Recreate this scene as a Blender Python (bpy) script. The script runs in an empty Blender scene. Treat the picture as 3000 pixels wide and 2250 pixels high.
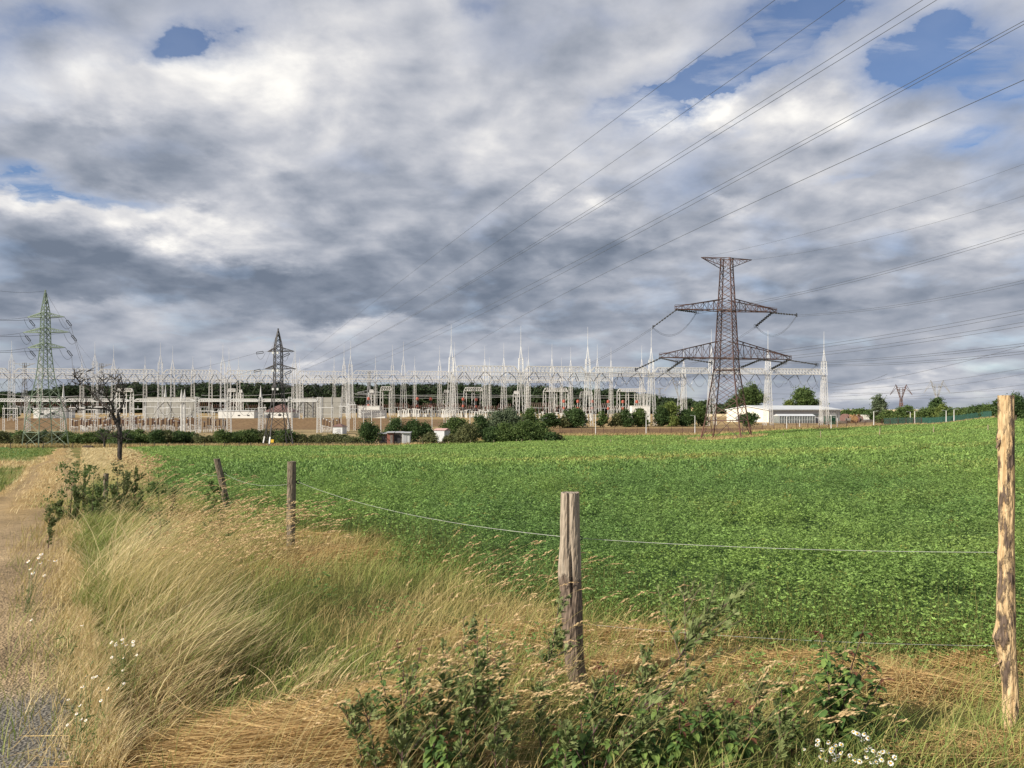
import bpy, math, random
import numpy as np
from mathutils import Vector, Matrix
random.seed(7)
RNG = np.random.default_rng(11)
R = math.radians
scene = bpy.context.scene
COL = scene.collection
EYE = 1.65
FPX = 2250.0      # focal length in photo pixels
HZ = 1200.0       # horizon row in the photo

def at(px, py, d):
    """the place whose direction from the viewer is px,py at forward distance d"""
    return Vector(((px - 1500.0) / FPX * d, d, EYE + (HZ - py) / FPX * d))

def on_line(px, a, m):
    k = (px - 1500.0) / FPX
    X = k * a / (1 - k * m)
    return X, a + m * X

# ------------------------------------------------------------------ noise
def _hash(ix, iy, seed):
    h = (ix.astype(np.int64) * 374761393 + iy.astype(np.int64) * 668265263 + seed * 974634777) & 0x7fffffff
    h = ((h ^ (h >> 13)) * 1274126177) & 0x7fffffff
    h = h ^ (h >> 16)
    return (h & 0xffff) / 65535.0

def vnoise(x, y, seed=0):
    x = np.asarray(x, float); y = np.asarray(y, float)
    ix = np.floor(x); iy = np.floor(y)
    fx = x - ix; fy = y - iy
    fx = fx * fx * (3 - 2 * fx); fy = fy * fy * (3 - 2 * fy)
    a = _hash(ix, iy, seed); b = _hash(ix + 1, iy, seed)
    c = _hash(ix, iy + 1, seed); d = _hash(ix + 1, iy + 1, seed)
    return (a * (1 - fx) + b * fx) * (1 - fy) + (c * (1 - fx) + d * fx) * fy

def fbm(x, y, seed=0, o=3):
    s = 0; a = .5; t = 0
    for i in range(o):
        s = s + a * vnoise(np.asarray(x) * 2 ** i, np.asarray(y) * 2 ** i, seed + i * 17); t += a; a *= .5
    return s / t

# ------------------------------------------------------------------ terrain
TX = np.array([-1500, 0, 600, 1100, 1300, 1600, 2000, 2400, 2700, 2950, 3300, 4200], float)
TD = np.array([0, 10, 20, 42, 80, 110, 130, 160, 177, 190, 205, 215, 225, 235, 250, 262, 278, 292, 350, 500, 900, 1500, 3200], float)
_L = [0, -.04, -.3, -1.4, -3.05, -4.3, -5.2, -6.45, -6.95, -6.95, -6.6, -6.3, -5.95, -5.65, -5.45, -5.3, -4.9, -1.75, -1.5, -.9, -1.0, .5, 1.2]
_13 = [0, -.04, -.3, -1.3, -2.95, -4.15, -5.0, -6.15, -6.55, -6.5, -6.25, -6.0, -5.8, -5.5, -4.8, -4.3, -3.3, -2.3, -1.6, -.9, -1.0, .5, 1.2]
_16 = [0, -.04, -.28, -1.2, -2.8, -3.95, -4.65, -5.6, -5.85, -5.7, -5.45, -5.4, -4.0, -3.8, -3.68, -3.65, -3.6, -3.4, -2.6, -1.6, -1.0, .8, 1.5]
_20 = [0, -.04, -.25, -1.0, -2.4, -3.45, -4.25, -5.5, -5.45, -5.45, -5.4, -5.2, -3.75, -3.65, -3.65, -3.65, -3.6, -3.5, -3.0, -1.6, -.4, 1.2, 1.8]
_24 = [0, -.03, -.2, -.8, -1.8, -2.5, -3.0, -3.75, -3.95, -3.85, -3.8, -3.75, -3.65, -3.65, -3.65, -3.6, -3.55, -3.4, -2.8, -1.2, .2, 1.5, 1.9]
_27 = [0, -.02, -.15, -.6, -1.25, -1.65, -1.95, -2.3, -2.45, -2.55, -2.65, -2.75, -2.85, -2.9, -2.9, -2.9, -2.8, -2.6, -2.1, -.9, .3, 1.55, 1.9]
_29 = [0, -.01, -.1, -.45, -.95, -1.0, -.95, -.8, -.7, -.65, -.6, -.6, -.65, -.7, -.8, -.85, -.9, -.9, -.8, -.3, .5, 1.6, 1.9]
_33 = [0, 0, -.05, -.3, -.5, -.4, -.3, -.1, .0, .1, .1, .1, .1, .1, .1, .1, .1, .1, .1, .3, .6, 1.6, 1.9]
TZ = np.array([_L, _L, _L, _L, _13, _16, _20, _24, _27, _29, _33, _33])

def ground(x, y):
    x = np.asarray(x, float); y = np.asarray(y, float)
    shp = np.broadcast(x, y).shape
    x = np.broadcast_to(x, shp).ravel(); y = np.broadcast_to(y, shp).ravel()
    yy = np.clip(y, 0, TD[-1] - 1)
    px = np.clip(1500 + FPX * x / np.maximum(y, 7.0), TX[0], TX[-1] - 1)
    i = np.clip(np.searchsorted(TX, px, 'right') - 1, 0, len(TX) - 2)
    j = np.clip(np.searchsorted(TD, yy, 'right') - 1, 0, len(TD) - 2)
    fx = (px - TX[i]) / (TX[i + 1] - TX[i]); fx = fx * fx * (3 - 2 * fx)
    fy = (yy - TD[j]) / (TD[j + 1] - TD[j])
    z = (TZ[i, j] * (1 - fx) + TZ[i + 1, j] * fx) * (1 - fy) + (TZ[i, j + 1] * (1 - fx) + TZ[i + 1, j + 1] * fx) * fy
    z = z + (fbm(x * .35, y * .35, 5) - .5) * .10 * np.clip(y / 6, .3, 1)
    return z.reshape(shp)

def gz(x, y):
    return float(ground(np.array([x]), np.array([y]))[0])

def gp(px, d):
    X = (px - 1500) / FPX * d
    return Vector((X, d, gz(X, d)))

# plan of the near ground: track on the left, verge, crop
EX = np.array([-400, -78, -75, -36, -16.6, -10.3, -6.0, -3.6, -1.7, -.5, .6, 1.6, 3.2, 6, 60])
EYv = np.array([400, 172, 150, 76, 35, 22.5, 14.6, 11.0, 9.2, 7.5, 6.3, 5.5, 4.95, 4.8, 4.7])
def crop_edge(x): return np.interp(x, EX, EYv)
def lat(x, y): return x + .58 * y + .25 * np.sin(y * .21)     # sideways distance from the track's right edge
def crop_far(x, y):
    px = 1500 + FPX * x / np.maximum(y, 5)
    return np.interp(px, [-500, 360, 1200, 1640, 2000, 2400, 2600, 2800, 3000, 4000], [170, 172, 176, 203, 203, 205, 214, 200, 190, 180])
def in_crop(x, y):
    e = crop_edge(x) + (fbm(x * 1.3, y * 1.3, 9) - .5) * 1.2
    return (y > e) & (y < crop_far(x, y)) & (np.hypot(x - 49.5, (y - 177) * .7) > 8.2) & (np.hypot(x + 53.3, (y - 175) * .7) > 4.6)

# ------------------------------------------------------------------ materials
def nodes_of(m):
    m.use_nodes = True
    nt = m.node_tree; nt.nodes.clear()
    return nt, nt.nodes, nt.links

def mat_plain(name, col, rough=.6, metal=0., var=.15, scale=3., bump=0., spec=.4, col2=None):
    m = bpy.data.materials.new(name)
    nt, N, L = nodes_of(m)
    out = N.new('ShaderNodeOutputMaterial'); b = N.new('ShaderNodeBsdfPrincipled')
    L.new(b.outputs[0], out.inputs[0])
    tc = N.new('ShaderNodeTexCoord'); nz = N.new('ShaderNodeTexNoise')
    nz.inputs['Scale'].default_value = scale; nz.inputs['Detail'].default_value = 5
    L.new(tc.outputs['Object'], nz.inputs['Vector'])
    cr = N.new('ShaderNodeValToRGB')
    c2 = col2 or [c * (1 - var) for c in col]
    cr.color_ramp.elements[0].position = .35; cr.color_ramp.elements[1].position = .65
    cr.color_ramp.elements[0].color = (*c2, 1); cr.color_ramp.elements[1].color = (*col, 1)
    L.new(nz.outputs['Fac'], cr.inputs[0]); L.new(cr.outputs[0], b.inputs['Base Color'])
    b.inputs['Roughness'].default_value = rough; b.inputs['Metallic'].default_value = metal
    b.inputs['Specular IOR Level'].default_value = spec
    if bump:
        bp = N.new('ShaderNodeBump'); bp.inputs['Strength'].default_value = bump; bp.inputs['Distance'].default_value = .05
        L.new(nz.outputs['Fac'], bp.inputs['Height']); L.new(bp.outputs[0], b.inputs['Normal'])
    return m

def mat_tint(name, trans=.3, rough=.6, spec=.2, mul=1.0):
    """leaf / blade material: each leaf carries its own pigment"""
    m = bpy.data.materials.new(name)
    nt, N, L = nodes_of(m)
    out = N.new('ShaderNodeOutputMaterial'); b = N.new('ShaderNodeBsdfPrincipled')
    a = N.new('ShaderNodeAttribute'); a.attribute_name = 'tint'
    b.inputs['Roughness'].default_value = rough; b.inputs['Specular IOR Level'].default_value = spec
    L.new(a.outputs['Color'], b.inputs['Base Color'])
    if trans > 0:
        t = N.new('ShaderNodeBsdfTranslucent'); mx = N.new('ShaderNodeMixShader'); mx.inputs[0].default_value = trans
        L.new(a.outputs['Color'], t.inputs['Color'])
        L.new(b.outputs[0], mx.inputs[1]); L.new(t.outputs[0], mx.inputs[2]); L.new(mx.outputs[0], out.inputs[0])
    else:
        L.new(b.outputs[0], out.inputs[0])
    return m

M = {}
M['white_steel'] = mat_plain('white_steel', (.66, .66, .655), .5, 0, .10, .6)
M['grey_steel'] = mat_plain('grey_steel', (.38, .39, .40), .5, .2, .2, .8)
M['dark_steel'] = mat_plain('dark_steel', (.060, .055, .060), .6, 0, .4, 2)
M['rust_steel'] = mat_plain('rust_steel', (.054, .037, .035), .6, 0, .4, .22, col2=(.125, .062, .050))
M['rust_leg'] = mat_plain('rust_leg', (.19, .085, .06), .7, 0, .4, .4, col2=(.10, .06, .05))
M['green_steel'] = mat_plain('green_steel', (.21, .27, .20), .6, 0, .35, .5)
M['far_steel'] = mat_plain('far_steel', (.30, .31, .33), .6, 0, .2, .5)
M['wire'] = mat_plain('wire_dark', (.11, .115, .13), .5, .2, .2, 1)
M['wire_pale'] = mat_plain('wire_pale', (.55, .56, .57), .5, .2, .2, 1)
M['insul_dark'] = mat_plain('insulator_dark', (.05, .05, .055), .3, 0, .3, 2)
M['insul_brown'] = mat_plain('insulator_brown', (.11, .05, .035), .3, 0, .3, 2)
M['insul_red'] = mat_plain('insulator_red', (.42, .11, .075), .45, 0, .2, 2)
M['white_paint'] = mat_plain('white_paint', (.66, .66, .64), .7, 0, .08, .5)
M['white_band'] = mat_plain('white_band', (.66, .66, .66), .5, 0, .05, 1)
M['roof_brown'] = mat_plain('roof_brown', (.16, .09, .08), .7, 0, .2, 1)
M['roof_pale'] = mat_plain('roof_pale', (.56, .58, .60), .45, .1, .08, .4)
M['hall_grey'] = mat_plain('hall_grey', (.36, .37, .39), .6, 0, .06, .3)
M['hall_cream'] = mat_plain('hall_cream', (.66, .63, .56), .7, 0, .06, .3)
M['dark_open'] = mat_plain('dark_opening', (.03, .03, .035), .6)
M['glass_grey'] = mat_plain('lean_to_glass', (.16, .19, .20), .25, 0, .3, .6)
M['green_paint'] = mat_plain('green_paint', (.03, .12, .07), .5)
M['tan_wall'] = mat_plain('tan_wall', (.55, .40, .24), .8)
M['wood_shack'] = mat_plain('shack_boards', (.20, .18, .16), .85, 0, .5, 2, .3)
M['red_board'] = mat_plain('red_board', (.32, .13, .10), .85, 0, .4, 3, .3)
M['pink_sheet'] = mat_plain('pink_sheet', (.52, .33, .30), .7, 0, .3, 2)
M['bark_dead'] = mat_plain('bark_dead', (.055, .048, .044), .9, 0, .5, 6, .8)
M['trunk'] = mat_plain('trunk_bark', (.10, .075, .055), .9, 0, .4, 4, .5)
M['leaf'] = mat_tint('leaf', .34)
M['leaf_far'] = mat_tint('leaf_far', .12, .8, .1)
M['grass'] = mat_tint('grass_blades', .30, .6, .25)
M['crop'] = mat_tint('crop_leaves', .36, .55, .25)
M['stalk'] = mat_plain('stake_wood', (.33, .27, .19), .9, 0, .3, 6)
M['stalk_dark'] = mat_plain('stake_dark', (.09, .075, .06), .9, 0, .3, 6)
M['plastic_black'] = mat_plain('plastic_black', (.015, .015, .015), .4)
M['cord'] = mat_plain('fence_cord', (.48, .49, .47), .6)
M['petal'] = mat_plain('petal_white', (.74, .74, .72), .6, 0, .03, 20)
M['disc'] = mat_plain('flower_disc', (.75, .42, .03), .7, 0, .2, 200)
M['stem_green'] = mat_plain('stem_green', (.12, .16, .05), .7)
M['stem_dark'] = mat_plain('stem_dark', (.10, .055, .05), .7)

def mat_concrete():
    m = mat_plain('concrete_panel', (.33, .325, .30), .85, 0, .18, .35)
    return m
M['concrete'] = mat_concrete()

def mat_wood(name, pale, mid, dark, dark_amt, zsplit=None):
    """post timber: vertical grain, cracks, remnants of bark (below zsplit if given)"""
    m = bpy.data.materials.new(name)
    nt, N, L = nodes_of(m)
    out = N.new('ShaderNodeOutputMaterial'); b = N.new('ShaderNodeBsdfPrincipled'); L.new(b.outputs[0], out.inputs[0])
    b.inputs['Roughness'].default_value = .85; b.inputs['Specular IOR Level'].default_value = .2
    tc = N.new('ShaderNodeTexCoord')
    mp = N.new('ShaderNodeMapping'); mp.inputs['Scale'].default_value = (60, 60, 3.5)
    L.new(tc.outputs['Object'], mp.inputs[0])
    g = N.new('ShaderNodeTexNoise'); g.inputs['Scale'].default_value = 1; g.inputs['Detail'].default_value = 6
    L.new(mp.outputs[0], g.inputs['Vector'])
    r1 = N.new('ShaderNodeValToRGB'); r1.color_ramp.elements[0].position = .32; r1.color_ramp.elements[1].position = .62
    r1.color_ramp.elements[0].color = (*mid, 1); r1.color_ramp.elements[1].color = (*pale, 1)
    L.new(g.outputs['Fac'], r1.inputs[0])
    mp2 = N.new('ShaderNodeMapping'); mp2.inputs['Scale'].default_value = (22, 22, 6)
    L.new(tc.outputs['Object'], mp2.inputs[0])
    p = N.new('ShaderNodeTexNoise'); p.inputs['Scale'].default_value = 1; p.inputs['Detail'].default_value = 7; p.inputs['Roughness'].default_value = .65
    L.new(mp2.outputs[0], p.inputs['Vector'])
    fac = p.outputs['Fac']
    if zsplit is not None:
        sx = N.new('ShaderNodeSeparateXYZ'); L.new(tc.outputs['Object'], sx.inputs[0])
        mr = N.new('ShaderNodeMapRange'); mr.inputs[1].default_value = zsplit - .08; mr.inputs[2].default_value = zsplit + .08
        mr.inputs[3].default_value = .35; mr.inputs[4].default_value = -.22
        L.new(sx.outputs['Z'], mr.inputs[0])
        ad = N.new('ShaderNodeMath'); ad.operation = 'ADD'; L.new(fac, ad.inputs[0]); L.new(mr.outputs[0], ad.inputs[1]); fac = ad.outputs[0]
    r2 = N.new('ShaderNodeValToRGB'); r2.color_ramp.elements[0].position = 1 - dark_amt - .03; r2.color_ramp.elements[1].position = 1 - dark_amt + .04
    r2.color_ramp.elements[0].color = (0, 0, 0, 1); r2.color_ramp.elements[1].color = (1, 1, 1, 1)
    L.new(fac, r2.inputs[0])
    mx = N.new('ShaderNodeMix'); mx.data_type = 'RGBA'
    L.new(r2.outputs[0], mx.inputs['Factor']); L.new(r1.outputs[0], mx.inputs['A'])
    mp3 = N.new('ShaderNodeMapping'); mp3.inputs['Scale'].default_value = (70, 70, 18)
    L.new(tc.outputs['Object'], mp3.inputs[0])
    bk = N.new('ShaderNodeTexVoronoi'); bk.inputs['Scale'].default_value = 1; L.new(mp3.outputs[0], bk.inputs['Vector'])
    r3 = N.new('ShaderNodeValToRGB'); r3.color_ramp.elements[0].color = (*[c * 1.5 for c in dark], 1); r3.color_ramp.elements[1].color = (*[c * .35 for c in dark], 1)
    L.new(bk.outputs['Distance'], r3.inputs[0]); L.new(r3.outputs[0], mx.inputs['B'])
    L.new(mx.outputs['Result'], b.inputs['Base Color'])
    bp = N.new('ShaderNodeBump'); bp.inputs['Strength'].default_value = .8; bp.inputs['Distance'].default_value = .012
    am = N.new('ShaderNodeMath'); am.operation = 'ADD'; L.new(g.outputs['Fac'], am.inputs[0]); L.new(r2.outputs[0], am.inputs[1])
    am2 = N.new('ShaderNodeMath'); am2.operation = 'SUBTRACT'; L.new(am.outputs[0], am2.inputs[0]); L.new(bk.outputs['Distance'], am2.inputs[1])
    L.new(am2.outputs[0], bp.inputs['Height']); L.new(bp.outputs[0], b.inputs['Normal'])
    return m
M['post_fresh'] = mat_wood('post_peeled', (.56, .42, .25), (.42, .28, .145), (.13, .095, .075), .48)
M['post_bark'] = mat_wood('post_half_bark', (.37, .315, .25), (.19, .15, .115), (.165, .125, .098), .44, .66)
M['post_grey'] = mat_wood('post_weathered', (.215, .18, .135), (.10, .08, .06), (.05, .03, .022), .42)

# ------------------------------------------------------------------ mesh building
class MB:
    def __init__(s): s.v = []; s.f = []; s.mi = []; s.cur = 0
    def face(s, idx): s.f.append(idx); s.mi.append(s.cur)
    def bar(s, p, q, w, w2=None):
        p = Vector(p); q = Vector(q); d = q - p
        if d.length < 1e-6: return
        d.normalize()
        a = d.cross(Vector((0, 0, 1)))
        if a.length < 1e-3: a = d.cross(Vector((1, 0, 0)))
        a.normalize(); b = d.cross(a)
        w2 = w if w2 is None else w2
        n = len(s.v)
        for c, ww in ((p, w / 2), (q, w2 / 2)):
            s.v += [c + a * ww + b * ww, c - a * ww + b * ww, c - a * ww - b * ww, c + a * ww - b * ww]
        for i in range(4):
            j = (i + 1) % 4; s.face((n + i, n + j, n + 4 + j, n + 4 + i))
        s.face((n + 3, n + 2, n + 1, n)); s.face((n + 4, n + 5, n + 6, n + 7))
    def box(s, c, size, rz=0.):
        c = Vector(c); hx, hy, hz = [k / 2 for k in size]; n = len(s.v)
        ca, sa = math.cos(rz), math.sin(rz)
        for z in (-hz, hz):
            for x, y in ((-hx, -hy), (hx, -hy), (hx, hy), (-hx, hy)):
                s.v.append(c + Vector((x * ca - y * sa, x * sa + y * ca, z)))
        for q in ((3, 2, 1, 0), (4, 5, 6, 7), (0, 1, 5, 4), (1, 2, 6, 5), (2, 3, 7, 6), (3, 0, 4, 7)):
            s.face(tuple(n + i for i in q))
    def tube(s, pts, rad, k=6, cap=True):
        pts = [Vector(p) for p in pts]
        if not hasattr(rad, '__len__'): rad = [rad] * len(pts)
        n0 = len(s.v); prev = None
        for i, p in enumerate(pts):
            t = (pts[min(i + 1, len(pts) - 1)] - pts[max(i - 1, 0)])
            if t.length < 1e-9: t = Vector((0, 0, 1))
            t.normalize()
            if prev is None:
                a = t.cross(Vector((0, 0, 1)))
                if a.length < 1e-2: a = t.cross(Vector((1, 0, 0)))
            else:
                a = prev - t * prev.dot(t)
                if a.length < 1e-4: a = t.orthogonal()
            a.normalize(); prev = a; b = t.cross(a)
            for j in range(k):
                an = 2 * math.pi * j / k
                s.v.append(p + (a * math.cos(an) + b * math.sin(an)) * rad[i])
        for i in range(len(pts) - 1):
            for j in range(k):
                jj = (j + 1) % k
                s.face((n0 + i * k + j, n0 + i * k + jj, n0 + (i + 1) * k + jj, n0 + (i + 1) * k + j))
        if cap:
            s.face(tuple(n0 + j for j in reversed(range(k))))
            e = n0 + (len(pts) - 1) * k
            s.face(tuple(e + j for j in range(k)))
    def lathe(s, base, prof, k=10):
        s.tube([Vector(base) + Vector((0, 0, z)) for r, z in prof], [r for r, z in prof], k)
    def disc_stack(s, p, q, n, r0, r1, k=6):
        """a string of insulator sheds from p to q"""
        p = Vector(p); q = Vector(q)
        pts = []; rad = []
        for i in range(n):
            for t, r in ((.05, r0), (.25, r1), (.65, r1 * .9), (.8, r0)):
                pts.append(p.lerp(q, (i + t) / n)); rad.append(r)
        s.tube(pts, rad, k)
    def build(s, name, mat, parent=None, origin=None, smooth=False):
        me = bpy.data.meshes.new(name)
        o = Vector(origin) if origin is not None else Vector((0, 0, 0))
        me.from_pydata([tuple(v - o) for v in s.v], [], s.f)
        mats = mat if isinstance(mat, (list, tuple)) else [mat]
        for m in mats: me.materials.append(m)
        if len(mats) > 1: me.polygons.foreach_set('material_index', s.mi)
        if smooth: me.polygons.foreach_set('use_smooth', [True] * len(me.polygons))
        ob = bpy.data.objects.new(name, me); COL.objects.link(ob)
        if parent is not None:
            ob.parent = parent
            ob.location = o - parent.location
        else: ob.location = o
        return ob

def build_np(name, V, F, tint, mat, parent=None, smooth=False):
    V = np.asarray(V, np.float32).reshape(-1, 3); F = np.asarray(F, np.int32)
    n = F.shape[0]; k = F.shape[1]
    if parent is not None: V = V - np.array(parent.location, np.float32)
    me = bpy.data.meshes.new(name)
    me.vertices.add(len(V)); me.vertices.foreach_set('co', V.ravel())
    me.loops.add(n * k); me.loops.foreach_set('vertex_index', F.ravel())
    me.polygons.add(n); me.polygons.foreach_set('loop_start', np.arange(n, dtype=np.int32) * k)
    me.polygons.foreach_set('loop_total', np.full(n, k, np.int32))
    if smooth: me.polygons.foreach_set('use_smooth', np.ones(n, bool))
    me.update(calc_edges=True)
    if tint is not None:
        t = np.ones((len(V), 4), np.float32); t[:, :3] = tint
        a = me.attributes.new('tint', 'FLOAT_COLOR', 'POINT'); a.data.foreach_set('color', t.ravel())
    me.materials.append(mat)
    ob = bpy.data.objects.new(name, me); COL.objects.link(ob)
    if parent is not None: ob.parent = parent
    return ob

def tag(o, label, cat, group=None):
    o['label'] = label; o['category'] = cat; o['kind'] = 'thing'
    if group: o['group'] = group
    return o
def empty(name, loc, label, cat, group=None):
    o = bpy.data.objects.new(name, None); COL.objects.link(o); o.location = loc; o.empty_display_size = .3
    return tag(o, label, cat, group)
def structure(o): o['kind'] = 'structure'; return o
def stuff(o, label=None, cat=None):
    o['kind'] = 'stuff'
    if label: o['label'] = label; o['category'] = cat
    return o
ORD = ('first second third fourth fifth sixth seventh eighth ninth tenth eleventh twelfth thirteenth fourteenth fifteenth sixteenth '
       'seventeenth eighteenth nineteenth twentieth').split()
TENS = {2: 'twenty', 3: 'thirty', 4: 'forty', 5: 'fifty', 6: 'sixty', 7: 'seventy', 8: 'eighty', 9: 'ninety'}
def nth(i):
    i += 1
    if i <= 20: return ORD[i - 1]
    t, u = divmod(i, 10)
    return (TENS[t][:-1] + 'ieth') if u == 0 else TENS[t] + '-' + ORD[u - 1]

# leaves: diamonds. C centres, A axis (unit), S side (unit), L half length, W half width
def leaf_quads(C, A, S, Lh, Wh):
    Lh = Lh[:, None]; Wh = Wh[:, None]
    return np.stack([C - A * Lh, C + S * Wh - A * Lh * .15, C + A * Lh, C - S * Wh - A * Lh * .15], 1)
def unit(v): return v / np.maximum(np.linalg.norm(v, axis=1, keepdims=True), 1e-9)
def rand_dirs(n, up=0., rng=RNG):
    d = rng.normal(size=(n, 3)); d[:, 2] += up
    return unit(d)
def quad_index(n): return np.arange(n * 4, dtype=np.int32).reshape(-1, 4)
def rep4(t): return np.repeat(t, 4, axis=0)
def mixc(a, b, f): return np.asarray(a)[None, :] * (1 - f[:, None]) + np.asarray(b)[None, :] * f[:, None]

def blades(P, H, lean, W, K=4, curl=.6, rng=RNG, droop=0.):
    """ribbons: roots P, heights H, lean vectors (n,2) in metres at the tip"""
    n = len(P); t = np.linspace(0, 1, K)
    ang = rng.uniform(0, 2 * np.pi, n)
    side = np.stack([np.cos(ang), np.sin(ang), np.zeros(n)], 1)
    V = np.zeros((n, K, 2, 3))
    for i, tt in enumerate(t):
        f = tt ** (1 + curl)
        c = P.copy()
        c[:, 0] += lean[:, 0] * f; c[:, 1] += lean[:, 1] * f
        c[:, 2] += H * (tt - droop * tt ** 3)
        w = (W * (1 - tt) ** .6 * .5 + .0002)[:, None]
        V[:, i, 0] = c - side * w; V[:, i, 1] = c + side * w
    base = (np.arange(n) * K * 2)[:, None, None]
    k = np.arange(K - 1)[None, :, None] * 2
    F = (base + k + np.array([0, 1, 3, 2])[None, None, :]).reshape(-1, 4)
    return V.reshape(-1, 3), F
def join_np(parts):
    Vs, Fs, Ts = [], [], []; o = 0
    for V, F, T in parts:
        V = np.asarray(V).reshape(-1, 3)
        Vs.append(V); Fs.append(F + o); Ts.append(T); o += len(V)
    return np.concatenate(Vs), np.concatenate(Fs), np.concatenate(Ts)
# ------------------------------------------------------------------ camera, sun, sky
cam = bpy.data.cameras.new('camera'); cam_o = bpy.data.objects.new('camera', cam); COL.objects.link(cam_o)
cam.sensor_width = 36; cam.lens = 36 * FPX / 3000; cam.shift_y = 75 / 3000
cam.clip_start = .05; cam.clip_end = 6000
cam_o.location = (0, 0, EYE); cam_o.rotation_euler = (R(90), 0, 0)
scene.camera = cam_o
EXPO = .58; SKYK = 2 ** -EXPO * 1.15
SUN_DIR = Vector((-.86, -.50, 0)).normalized(); SUN_EL = R(31)
sv = Vector((SUN_DIR.x * math.cos(SUN_EL), SUN_DIR.y * math.cos(SUN_EL), math.sin(SUN_EL)))
sun = bpy.data.lights.new('sun', 'SUN'); sun_o = bpy.data.objects.new('sun', sun); COL.objects.link(sun_o)
sun.energy = 4.8; sun.angle = R(.5); sun.color = (1, .91, .76)
sun_o.rotation_euler = sv.to_track_quat('Z', 'Y').to_euler(); sun_o.location = (-40, -20, 60)
scene.view_settings.view_transform = 'Standard'; scene.view_settings.look = 'None'
scene.view_settings.exposure = EXPO; scene.view_settings.gamma = 1

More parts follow.
